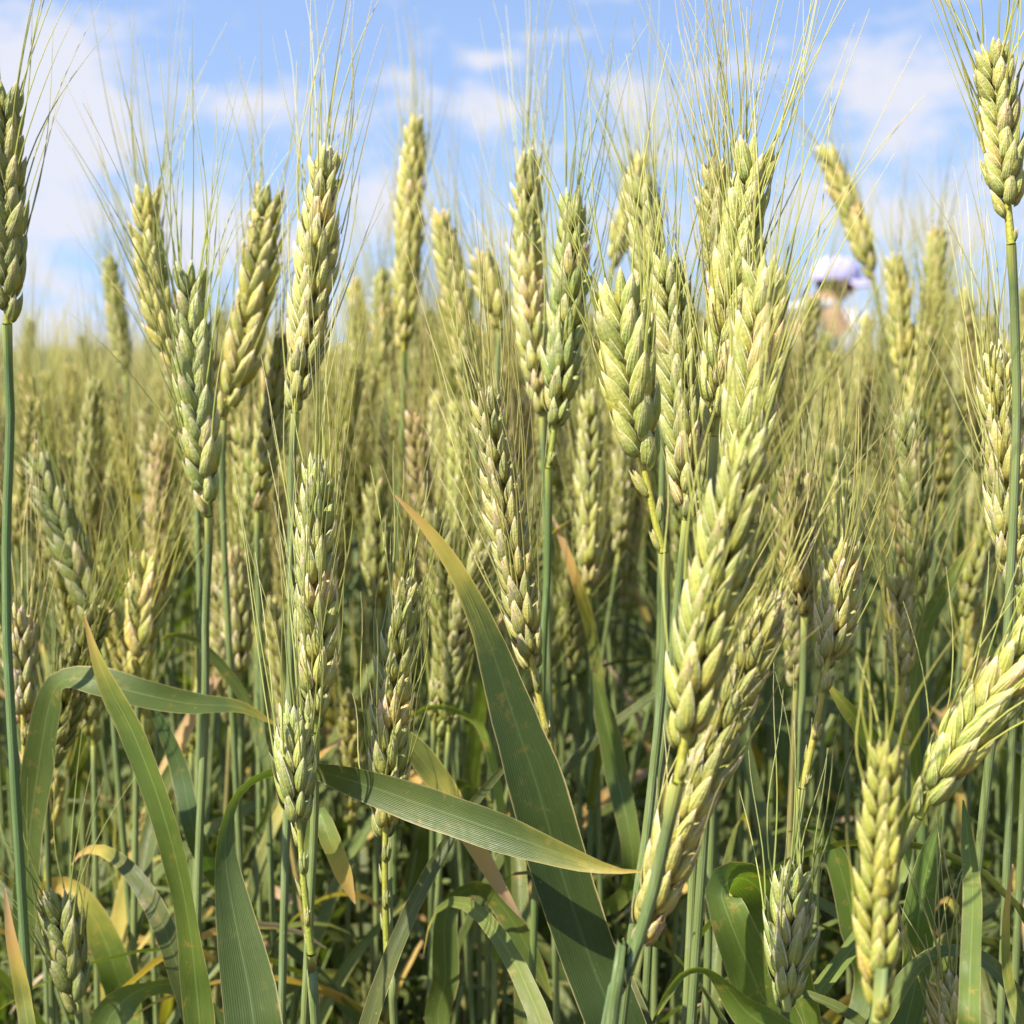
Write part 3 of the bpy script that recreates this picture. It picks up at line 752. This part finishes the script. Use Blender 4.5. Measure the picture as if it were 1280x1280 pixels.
hero_leaf('W', [(985, 1330, .43, 60, 0), (945, 1230, .425, 62, 0), (912, 1150, .42, 52, -20), (902, 1112, .425, 50, -55), (930, 1098, .445, 62, -60), (962, 1130, .46, 70, -35), (985, 1200, .465, 60, -20), (1010, 1290, .47, 40, -10)],
          dry=.05, tint=(1.1, 1.25, .9), fold=.10, label='broad leaf bent over with a sunlit back')
hero_leaf('W', [(990, 1330, .40, 60, 0), (930, 1262, .395, 40, 20), (890, 1216, .39, 16, 65), (858, 1214, .39, 14, 60), (836, 1240, .39, 12, 40), (822, 1268, .39, 2, 10)], dry=.1, tint=(1.2, 1.4, .8))
hero_leaf('T', [(1142, 900, .57, 24, 40), (1152, 800, .57, 24, 30), (1178, 742, .565, 19, 20), (1204, 700, .56, 14, 10), (1221, 671, .56, 2, 0)], dry=.22, tint=(1.5, 1.5, 1.2), label='stiff pale leaf with an orange tip')
hero_leaf('AG', [(752, 905, .66, 14, 20), (741, 800, .66, 15, 10), (722, 730, .65, 15, 10), (700, 668, .65, 8, 10), (688, 640, .65, 1, 0)], dry=.62, tint=(1.3, 1.2, .9), label='narrow orange yellow leaf')
hero_leaf('Z', [(486, 1010, .50, 16, 40), (484, 925, .50, 26, 30), (510, 930, .50, 30, 20), (550, 980, .50, 34, 15), (590, 1050, .495, 26, 20), (622, 1105, .49, 18, 20), (652, 1148, .49, 2, 0)], dry=.60, tint=(1.15, 1.1, 1.0), label='drooping yellow leaf turning pinkish brown')
hero_leaf('Y', [(384, 1130, .47, 10, 40), (396, 1020, .47, 20, 20), (412, 1050, .465, 26, 10), (430, 1095, .465, 22, 5), (444, 1130, .465, 2, 0)], dry=.36, tint=(1.5, 1.5, 1.4))
hero_leaf('K', [(560, 1320, .55, 30, 0), (557, 1220, .55, 34, 0), (556, 1150, .55, 32, -20), (572, 1118, .555, 22, -55), (605, 1110, .56, 24, -45), (640, 1150, .56, 30, -20), (672, 1210, .56, 20, -10), (690, 1250, .56, 2, 0)], dry=.10, tint=(1.1, 1.2, .9))
hero_leaf('BF', [(1212, 1300, .37, 26, 10), (1213, 1205, .375, 25, 0), (1216, 1120, .38, 24, 10), (1210, 1050, .385, 18, 20), (1204, 1000, .39, 2, 0)], dry=.02, tint=(1.1, 1.2, .9))
hero_leaf('V', [(1082, 1340, .40, 24, 20), (1110, 1262, .40, 26, 25), (1150, 1205, .40, 24, 50), (1190, 1190, .405, 22, 50), (1235, 1205, .41, 24, 35), (1275, 1250, .415, 20, 25), (1310, 1300, .42, 4, 10)], dry=.12, tint=(1.2, 1.25, 1.1))
hero_leaf('AE', [(130, 1300, .52, 40, 10), (148, 1258, .52, 44, -25), (180, 1236, .525, 30, -50), (222, 1232, .53, 26, -40), (262, 1262, .535, 22, -20), (300, 1310, .54, 8, 0)], dry=.08, tint=(1.2, 1.3, 1.4))
hero_leaf('AE', [(160, 1310, .60, 40, 10), (140, 1200, .60, 40, 10), (105, 1130, .60, 36, 20), (75, 1105, .605, 26, 50), (48, 1120, .61, 20, 40), (40, 1160, .61, 4, 10)], dry=.50, tint=(1.1, 1.3, .8), label='yellowing curled leaf')
hero_leaf('BA', [(338, 1000, .60, 10, 20), (318, 900, .60, 15, 25), (285, 842, .595, 16, 30), (245, 800, .59, 14, 45), (214, 793, .59, 8, 40), (200, 802, .59, 2, 10)], dry=.15, tint=(1.3, 1.3, 1.4))
hero_leaf('R', [(1120, 1100, .50, 24, 20), (1112, 980, .50, 32, 20), (1085, 920, .495, 28, 20), (1055, 880, .49, 18, 20), (1030, 850, .49, 2, 0)], dry=.18, tint=(1.3, 1.3, .8))
hero_leaf('AC', [(40, 1330, .47, 20, 10), (28, 1240, .47, 20, 15), (14, 1170, .47, 14, 20), (6, 1110, .47, 2, 0)], dry=.55, tint=(1.2, 1.2, .8))
hero_leaf('R', [(1080, 1260, .52, 34, 10), (1068, 1160, .52, 36, 0), (1045, 1070, .52, 30, 20), (1015, 1035, .525, 12, 60), (985, 1040, .53, 2, 40)], dry=.12, tint=(.9, 1.1, .7))
hero_leaf('AG', [(790, 1100, .60, 22, 10), (770, 960, .60, 30, 10), (755, 890, .60, 26, 15), (742, 840, .60, 2, 10)], dry=.05, tint=(1., 1.1, .8))
hero_leaf('D', [(250, 1060, .55, 24, 20), (225, 960, .55, 26, 30), (200, 900, .55, 16, 30), (182, 872, .55, 2, 10)], dry=-.1, tint=(.55, .7, .8))
hero_leaf('U', [(1140, 1250, .42, 34, 15), (1148, 1150, .42, 40, 5), (1160, 1080, .42, 30, 15), (1178, 1020, .42, 3, 10)], dry=.03, tint=(.9, 1.1, .7))
hero_leaf('BG', [(640, 1110, .62, 14, 30), (610, 930, .62, 14, 40), (575, 890, .62, 12, 60), (535, 884, .62, 10, 50), (505, 905, .62, 2, 10)], dry=.12, tint=(1.4, 1.5, .9))
hero_leaf('I', [(1290, 1330, .40, 22, 20), (1262, 1230, .40, 14, 20), (1258, 1150, .40, 10, 20), (1266, 1080, .40, 2, 0)], dry=.4, tint=(1.2, 1.1, .8))

# ------------------------------------------------------------------ stalks of the middle distance: whole-stalk patterns
def low_spikelet(rng): return spikelet_mb(rng, rings=6, sides=7)
LOW = [low_spikelet(random.Random(300 + i)) for i in range(5)]
def rand_leaf(mb, rng, z0, L, w, droop, ang, mtx=None):
    d = Vector((math.cos(ang), math.sin(ang), 0)); n = 14; path = []
    el0 = rad(rng.uniform(62, 80)); p = Vector((0, 0, 0)); e = el0
    for i in range(n):
        path.append(p.copy()); p = p + (d * math.cos(e) + Vector((0, 0, math.sin(e)))) * (L / (n - 1)); e -= droop * (.3 + 1.4 * i / n) / n
    side = Vector((-d.y, d.x, 0)); tw = rng.uniform(-1.6, 1.6)
    ws, ds = [], []
    for i in range(n):
        t = i / (n - 1); ws.append(w * (min(1, .55 + t * 2.2) * (1 - t ** 2.2)) + .0006)
        tan = (path[min(i + 1, n - 1)] - path[max(i - 1, 0)]).normalized()
        ds.append(Matrix.Rotation(tw * t, 3, tan) @ side)
    P, UV = leaf_grid([q + Vector((0, 0, z0)) for q in path], ws, ds, .14, 5)
    mb.grid(P, UV, mtx=mtx)
# every near stalk carries a leaf or two of its own lower down
lr = random.Random(900)
for key, h in list(HERO.items()):
    if h['d'] < .40 or key in ('A', 'G'): continue
    for q in range(2 if h['d'] < .75 else 1):
        z0 = lr.uniform(.38, .66); st = min(h['curve'], key=lambda p: abs(p.z - z0))
        lm = MB(); rand_leaf(lm, lr, 0, lr.uniform(.10, .20), lr.uniform(.004, .010), lr.uniform(.9, 3.8), lr.uniform(-.6, 3.7))
        g_ = lr.uniform(.7, 1.25)
        new('leaf', lm.mesh('leaf', [M_LEAF]), h['root'], Matrix.Translation(st), h['rw'], color=(g_ * 1.05, g_, g_ * .85, 1 - lr.choice((.05, .1, .2, .3, .5, .75, .95))))
PROTO = []      # (stem mesh, ear mesh, awns mesh, [leaf meshes], dryness per leaf, ear matrix)
MERGED = []
N_PROTO = 14
for i in range(N_PROTO):
    rng = random.Random(400 + i)
    top = Vector((rng.uniform(-.03, .03), rng.uniform(-.03, .03), .765))
    stem_pts = catmull([Vector((0, 0, 0)), Vector((rng.uniform(-.02, .02), rng.uniform(-.02, .02), .35)), top], 16)
    sm = MB(); sm.tube(stem_pts, [.0021 - .0008 * k / 15 for k in range(16)], 6)
    T0 = (stem_pts[-1] - stem_pts[-3]).normalized()
    tipv = top + (T0 + Vector((rng.uniform(-.25, .25), rng.uniform(-.25, .25), 0))).normalized() * rng.uniform(.078, .105)
    n = int((tipv - top).length / .0043)
    sp, P, T, lay = ear_layout(top, tipv, rng.uniform(-.05, .05), rng.uniform(0, 3), n, rng, 0, view=top + Vector((0, -1, 0)), size=1.02)
    em = MB(); em.tube([P(s_) for s_ in np.linspace(0, .96, 8)], [.001] * 8, 5)
    am = MB()
    for (m, side, k, s_, rud) in lay:
        mb, tips = LOW[rng.randrange(5)]
        S_ = m @ Matrix.Scale(k, 4)
        em.add_mesh(mb, S_)
        for ti, tp in enumerate(tips):
            if rng.random() > (.50, .50, .06)[ti]: continue
            out = m.to_3x3() @ Vector((0, 1, 0)); sx = (m.to_3x3() @ Vector((1, 0, 0))) * ((-1, 1, 0)[ti])
            dv = T(s_) * .75 + (m.to_3x3() @ Vector((0, 0, 1))) * .25 + out * (.08 + .1 * rng.random()) + sx * .11 + Vector((rng.gauss(0, .04), rng.gauss(0, .04), 0))
            am.add_mesh(awn_mb(rng, n=5, r0=.00034, r1=.00009), Matrix.Translation(S_ @ tp) @ frame(dv, out) @ Matrix.Diagonal((1, 1, rng.uniform(.75, 1.1), 1)))
    lvs = []
    for q in range(rng.choice((2, 2, 3))):
        lm = MB(); z0 = rng.uniform(.22, .60)
        base = min(stem_pts, key=lambda p: abs(p.z - z0))
        rand_leaf(lm, rng, 0, rng.uniform(.14, .26), rng.uniform(.008, .014), rng.uniform(1.2, 3.6), rng.uniform(0, 6.28), Matrix.Translation(base))
        lvs.append(lm)
    mg = MB()
    for part, k in ((sm, 0), (em, 1), (am, 2)): mg.add_mesh(part, Matrix.Identity(4), k)
    for lm in lvs: mg.add_mesh(lm, Matrix.Identity(4), 3)
    MERGED.append(mg.mesh('field_stalk', [M_STEM, M_HUSK, M_AWN, M_LEAF]))
    PROTO.append((sm.mesh('stem', [M_STEM]), em.mesh('ear', [M_HUSK]), am.mesh('awns', [M_AWN]), [l_.mesh('leaf', [M_LEAF]) for l_ in lvs], (top + tipv) / 2, tipv))

def skyline(x):
    return np.interp(x, [-200, 0, 100, 200, 260, 420, 450, 500, 600, 750, 850, 1000, 1100, 1200, 1280, 1500],
                     [445, 445, 445, 435, 425, 430, 405, 390, 375, 385, 400, 375, 362, 350, 352, 360])
MID = []
def mid_stalk(x, y, top_z, rng):
    pi = rng.randrange(N_PROTO); st, ea, aw, lv, mid, tipv = PROTO[pi]
    s_ = top_z / tipv.z
    rot = rng.uniform(0, 6.28)
    mw = Matrix.Translation((x, y, 0)) @ Matrix.Rotation(rng.gauss(0, .055), 4, 'X') @ Matrix.Rotation(rng.gauss(0, .055), 4, 'Y') @ Matrix.Rotation(rot, 4, 'Z') @ Matrix.Diagonal((1, 1, s_, 1))
    root = new('wheat_stalk', None, mw=Matrix.Translation((x, y, 0))); root.empty_display_size = .02
    base = Matrix.Translation((x, y, 0)); I = base
    t = rng.choice((YEL, OLV, GRN, PALE, YEL, OLV, PALE, GRN, YEL, TAN)); f = rng.uniform(.8, 1.1); tint_ = tuple(a * f for a in t)
    new('stem', st, root, mw, I, color=(f, f, f, 1 - max(0, rng.gauss(-.1, .3))))
    # ear keeps its true length: move it up or down with the stem instead of stretching it
    ez = mw @ Matrix.Translation(Vector((0, 0, 0)))
    new('ear', ea, root, mw, I, color=(*tint_, 1)); new('awns', aw, root, mw, I, color=(*tint_, 1))
    for l_ in lv:
        g = rng.uniform(.75, 1.25)
        new('leaf', l_, root, mw, I, color=(g, g * 1.02, g * .9, 1 - rng.choice((0, .05, .1, .2, .35, .6, .9))))
    c = mw @ mid
    MID.append((root, t, to_px(c), to_px(mw @ tipv), rng))
    return root
rng = random.Random(77)
tries = 0; placed = []
while len(MID) < 245 and tries < 20000:
    tries += 1
    d = .63 + .60 * (rng.random() ** .85)
    px = rng.uniform(-60, 1340)
    x = (px - 640) / F * d * 1.0
    if any((x - a) ** 2 + (d - c) ** 2 < .018 ** 2 for a, c in placed): continue
    low = abs(rng.gauss(0, 1))
    ytip = skyline(px) + 8 + low * (95 if d > .8 else 190) + (70 if d < .75 else 0)
    if px > 420 and d > .85 and rng.random() < .55: ytip = skyline(px) - 25 + low * 40
    if 965 < px < 1115 and ytip < 388: continue
    p = at(px, ytip, d)
    if not .56 < p.z < .965: continue
    placed.append((x, d)); mid_stalk(p.x, p.y, p.z, rng)

# labels of the middle stalks: by colour and by the nearest hero they stand next to
TN = {YEL: 'yellowish', OLV: 'olive', GRN: 'green', PALE: 'pale', TAN: 'tan'}
buckets = {}
for (root, t, c, tp, _) in MID:
    best = min(HERO.values(), key=lambda h: math.hypot((h['px'][0] - c[0]), (h['px'][1] - c[1]) * .8))
    dx, dy = c[0] - best['px'][0], c[1] - best['px'][1]
    dr = ('right of' if dx > 0 else 'left of') if abs(dx) > abs(dy) else ('below' if dy > 0 else 'above')
    buckets.setdefault((best['short'], dr, TN[t]), []).append((math.hypot(dx, dy), root))
    root['category'] = 'wheat'; root['group'] = 'soft-focus wheat stalks behind the near ears'
ORD = ['', 'second ', 'third ', 'fourth ', 'fifth ', 'sixth ', 'seventh ', 'eighth ', 'ninth ', 'tenth ']
for (sh, dr, tn), L in buckets.items():
    L.sort(key=lambda q: q[0])
    for k, (_, root) in enumerate(L):
        if len(L) == 1: root['label'] = f'soft-focus {tn} wheat ear {dr} {sh}'
        else: root['label'] = f'{ORD[min(k, 9)] or "first "}soft-focus {tn} wheat ear going out {dr} {sh}'

# ------------------------------------------------------------------ the rest of the field: one mass, instanced by geometry nodes
src = bpy.data.collections.new('field_stalk_patterns')
for i, me in enumerate(MERGED):
    o = bpy.data.objects.new('field_stalk', me); src.objects.link(o)
    f = .92 + .03 * (i % 8); t = (YEL, OLV, GRN, PALE, YEL, GRN, PALE)[i % 7]
    o.color = (t[0] * f, t[1] * f, t[2] * f, 1 - (0, .06, .12, .2)[i % 4])
def leaf_pattern(i):
    r_ = random.Random(700 + i); mb = MB()
    for q in range(3):
        rand_leaf(mb, r_, 0, r_.uniform(.15, .30), r_.uniform(.007, .014), r_.uniform(.8, 3.4), r_.uniform(0, 6.28), Matrix.Translation((r_.uniform(-.03, .03), r_.uniform(-.03, .03), r_.uniform(.0, .1))))
    for q in range(2):
        a_ = r_.uniform(0, 6.28); c_ = Vector((r_.uniform(-.04, .04), r_.uniform(-.04, .04), -.1)); l_ = r_.uniform(.2, .45); tl = r_.uniform(.05, .5)
        mb.tube([c_ + Vector((math.cos(a_) * tl * t, math.sin(a_) * tl * t, 1 - .2 * tl * t)) * (l_ * t) for t in (0, .33, .66, 1)], [.0017, .0016, .0014, .0008], 5, 1)
    return mb.mesh('undergrowth_leaf', [M_LEAF, M_STEM])
src2 = bpy.data.collections.new('undergrowth_patterns')
for i in range(8):
    o = bpy.data.objects.new('undergrowth_leaf', leaf_pattern(i)); src2.objects.link(o)
    o.color = ((.9, .92, .62), (.72, .82, .52), (1.2, 1.0, .65), (1.0, 1.02, .55), (1.1, .95, .7), (.75, .82, .65), (1.2, 1.05, .65), (.9, .9, .62))[i] + (1 - (.15, .45, .85, .6, 1.0, .2, .95, .35)[i],)
def scatter(name, pts, rots, scl, coll):
    me = bpy.data.meshes.new(name); me.vertices.add(len(pts)); me.vertices.foreach_set('co', np.asarray(pts, float).ravel())
    a = me.attributes.new('rot', 'FLOAT_VECTOR', 'POINT'); a.data.foreach_set('vector', np.asarray(rots, float).ravel())
    a = me.attributes.new('scl', 'FLOAT_VECTOR', 'POINT'); a.data.foreach_set('vector', np.asarray(scl, float).ravel())
    o = new(name, me); o['kind'] = 'stuff'
    ng = bpy.data.node_groups.new(name, 'GeometryNodeTree')
    ng.interface.new_socket('Geometry', in_out='INPUT', socket_type='NodeSocketGeometry')
    ng.interface.new_socket('Geometry', in_out='OUTPUT', socket_type='NodeSocketGeometry')
    N = ng.nodes.new; gi, go = N('NodeGroupInput'), N('NodeGroupOutput')
    ci = N('GeometryNodeCollectionInfo'); ci.inputs[0].default_value = coll; ci.inputs['Separate Children'].default_value = True; ci.inputs['Reset Children'].default_value = True
    ip = N('GeometryNodeInstanceOnPoints'); ip.inputs['Pick Instance'].default_value = True
    ra = N('GeometryNodeInputNamedAttribute'); ra.data_type = 'FLOAT_VECTOR'; ra.inputs[0].default_value = 'rot'
    sa = N('GeometryNodeInputNamedAttribute'); sa.data_type = 'FLOAT_VECTOR'; sa.inputs[0].default_value = 'scl'
    ri = N('FunctionNodeRandomValue'); ri.data_type = 'INT'; ri.inputs[4].default_value = 0; ri.inputs[5].default_value = len(coll.objects) - 1
    Lk = ng.links.new
    Lk(gi.outputs[0], ip.inputs['Points']); Lk(ci.outputs[0], ip.inputs['Instance']); Lk(ra.outputs[0], ip.inputs['Rotation']); Lk(sa.outputs[0], ip.inputs['Scale'])
    Lk(ri.outputs[2], ip.inputs['Instance Index']); Lk(ip.outputs[0], go.inputs[0])
    md = o.modifiers.new('scatter', 'NODES'); md.node_group = ng
    return o
nr = np.random.RandomState(3)
pts, rots, scl = [], [], []
for (r0, r1, dens_, zm, zs) in ((1.14, 3.5, 260, .81, .06), (3.5, 8, 110, .84, .045), (8, 25, 9, .862, .034), (25, 75, .9, .875, .03)):
    half = rad(32); n = int(half * (r1 * r1 - r0 * r0) * dens_)
    r = np.sqrt(nr.uniform(r0 * r0, r1 * r1, n)); a = nr.uniform(-half, half, n)
    top = np.minimum(nr.normal(zm, zs, n), .93) / .86
    a_p = math.atan2(1046 - 640, F); near = (np.abs(a - a_p) < .045) & (r < 6.6); top = np.where(near, np.minimum(top, .82 / .86), top)
    pts.append(np.stack([r * np.sin(a), r * np.cos(a), np.zeros(n)], 1))
    rots.append(np.stack([nr.normal(0, .06, n), nr.normal(0, .06, n), nr.uniform(0, 6.28, n)], 1)); scl.append(np.stack([np.ones(n), np.ones(n), top], 1))
wf = scatter('wheat_field', np.concatenate(pts), np.concatenate(rots), np.concatenate(scl), src)
wf['label'] = 'dense blurred mass of ripening wheat stretching back to the horizon'; wf['category'] = 'wheat field'
n = 2600; half = rad(30)
r = np.sqrt(np.concatenate([nr.uniform(.62 ** 2, 3.2 ** 2, n - 600), nr.uniform(.55 ** 2, 1.2, 600)])); a = nr.uniform(-half, half, n)
ug = scatter('undergrowth', np.stack([r * np.sin(a), r * np.cos(a), nr.uniform(.02, .52, n) * np.clip(.55 + r * .3, .6, 1)], 1),
             np.stack([nr.normal(0, .15, n), nr.normal(0, .15, n), nr.uniform(0, 6.28, n)], 1), np.repeat(nr.uniform(.7, 1.15, n)[:, None], 3, 1), src2)
ug['label'] = 'tangle of green and dry yellow wheat leaves low between the stalks'; ug['category'] = 'leaves'

# ------------------------------------------------------------------ ground
mb = MB(); xs = np.concatenate([[-3000, -300, -30], np.linspace(-6, 6, 41), [30, 300, 3000]]); ys = np.concatenate([[-3000, -300, -30], np.linspace(-4, 10, 47), [30, 300, 3000]])
P = np.zeros((len(ys), len(xs), 3)); UV = np.zeros((len(ys), len(xs), 2))
for j, yv in enumerate(ys):
    for i, xv in enumerate(xs):
        P[j, i] = (xv, yv, noise.noise(Vector((xv * 1.7, yv * 1.7, 0))) * .02 - .012)
mb.grid(P, UV)
g = new('ground', mb.mesh('ground', [M_SOIL])); g['kind'] = 'structure'

# ------------------------------------------------------------------ the person far out in the field
def person():
    d = 7.0
    p0 = at(1046, 420, d); base = Vector((p0.x - .25, p0.y, 0))
    skin = plain_material('skin', (.42, .24, .16), .55, .12, 60)
    shirt_m = plain_material('white_shirt', (.78, .76, .78), .8, .06, 25)
    cap_m = plain_material('lavender_cap', (.40, .38, .66), .8, .10, 20)
    tr_m = plain_material('dark_trousers', (.09, .10, .15), .85, .2, 20)
    hair_m = plain_material('brown_hair', (.06, .035, .02), .6, .3, 80)
    root = new('person', None, mw=Matrix.Translation(base)); root.empty_display_size = .1
    root['label'] = 'blurred person in lavender cap and white shirt bending over in the wheat'; root['category'] = 'person'
    V, Ed, R = [], [], []
    def v(p, r, par=None):
        V.append(p); R.append(r)
        if par is not None: Ed.append((par, len(V) - 1))
        return len(V) - 1
    # x to the right (the way the person faces), bent forward at the hip
    pel = v((0, 0, .80), .125)
    s1 = v((.06, 0, .93), .125, pel); s2 = v((.13, 0, 1.05), .135, s1); s3 = v((.17, 0, 1.14), .11, s2)
    nk = v((.215, 0, 1.15), .052, s3); h1 = v((.245, 0, 1.19), .078, nk); h2 = v((.26, 0, 1.25), .092, h1); v((.252, 0, 1.315), .062, h2)
    nose = v((.345, 0, 1.228), .018, h2); 
    for sy in (-1, 1):
        hp = v((0, sy * .09, .77), .095, pel); kn = v((.05, sy * .10, .43), .062, hp); an = v((-.02, sy * .10, .09), .04, kn); v((.13, sy * .105, .035), .036, an)
        sh = v((.175, sy * .175, 1.085), .058, s3); el_ = v((.26, sy * .21, .85), .043, sh); wr = v((.42, sy * .17, .70), .03, el_)
        pm = v((.475, sy * .165, .66), .032, wr)
        for q in range(4):
            k1 = v((.515 - .004 * q, sy * (.185 - .016 * q), .628), .0095, pm)
            k2 = v((.535 - .006 * q, sy * (.186 - .016 * q), (.597, .592, .594, .602)[q]), .0085, k1)
            v((.53 - .006 * q, sy * (.186 - .016 * q), (.575, .566, .57, .583)[q]), .007, k2)
        t1 = v((.475, sy * .125, .645), .011, pm); v((.50, sy * .115, .615), .009, t1)
    me = bpy.data.meshes.new('body'); me.from_pydata(V, Ed, [])
    o = new('body', me, root); me.materials.append(skin)
    o.modifiers.new('skin', 'SKIN'); sv = me.skin_vertices[0].data
    for i, r_ in enumerate(R): sv[i].radius = ((r_ * .62,) * 2 if i < 4 else (r_, r_))
    sv[0].use_root = True
    ss = o.modifiers.new('smooth', 'SUBSURF'); ss.levels = 2; ss.render_levels = 2
    # clothes follow the body, a little larger
    def cloth(name, idx, grow, m):
        keep = sorted(idx); mp = {a: b_ for b_, a in enumerate(keep)}
        me2 = bpy.data.meshes.new(name); me2.from_pydata([V[i] for i in keep], [(mp[a], mp[b_]) for a, b_ in Ed if a in mp and b_ in mp], [])
        c = new(name, me2, root); me2.materials.append(m)
        c.modifiers.new('skin', 'SKIN'); sv2 = me2.skin_vertices[0].data
        for i, k in enumerate(keep): sv2[i].radius = (R[k] * grow[0] + grow[1],) * 2
        sv2[0].use_root = True
        q = c.modifiers.new('smooth', 'SUBSURF'); q.levels = 2; q.render_levels = 2
    legs = [i for i, p in enumerate(V) if p[2] < .82 and p[2] > .06 and p[0] < .1]
    cloth('trousers', legs, (1.12, .012), tr_m)
    arms = [i for i, p in enumerate(V) if abs(p[1]) > .17 and p[2] > .8]
    cloth('shirt', [0, s1, s2, s3] + arms, (1.2, .022), shirt_m)
    # head details: cap with brim, hair, eyes, ears
    def blob(name, c, r, m, mtx=None, cut=-1.0):
        mb = MB(); n1, n2 = 12, 20; P = np.zeros((n1, n2, 3)); UV = np.zeros((n1, n2, 2))
        for i in range(n1):
            zz = cut + (1 - cut) * i / (n1 - 1); rr_ = math.sqrt(max(0, 1 - zz * zz)) + .001
            for k in range(n2):
                a = 2 * math.pi * k / n2; P[i, k] = (c[0] + r[0] * rr_ * math.cos(a), c[1] + r[1] * rr_ * math.sin(a), c[2] + r[2] * zz)
        mb.grid(P, UV, closed=True); return new(name, mb.mesh(name, [m]), root)
    blob('hair', (.225, 0, 1.235), (.088, .098, .085), hair_m)
    cap = blob('cap', (.235, 0, 1.255), (.128, .122, .105), cap_m, cut=-.15)
    mb = MB(); P = np.zeros((5, 13, 3)); UV = np.zeros((5, 13, 2))
    for i in range(5):
        for k in range(13):
            a = -1.25 + 2.5 * k / 12; rr_ = .118 + .085 * i / 4
            P[i, k] = (.235 + rr_ * math.cos(a), rr_ * .92 * math.sin(a), 1.252 - .035 * i / 4 - .02 * abs(math.sin(a)))
    mb.grid(P, UV); br = new('brim', mb.mesh('brim', [cap_m]), root)
    sol = br.modifiers.new('thick', 'SOLIDIFY'); sol.thickness = .004
    eye_m = plain_material('eye', (.05, .04, .035), .2, .1, 50)
    for sy in (-1, 1):
        blob('eye', (.338, sy * .032, 1.245), (.010, .014, .008), eye_m)
        blob('ear_lobe', (.25, sy * .094, 1.225), (.022, .012, .032), skin)
    blob('mouth', (.326, 0, 1.182), (.010, .024, .006), plain_material('lips', (.36, .13, .11), .5, .1, 50))
    blob('nose', (.345, 0, 1.225), (.020, .014, .026), skin)
    return root
person()
print('heroes', len(HERO), 'mid', len(MID), 'objects', len(bpy.data.objects))
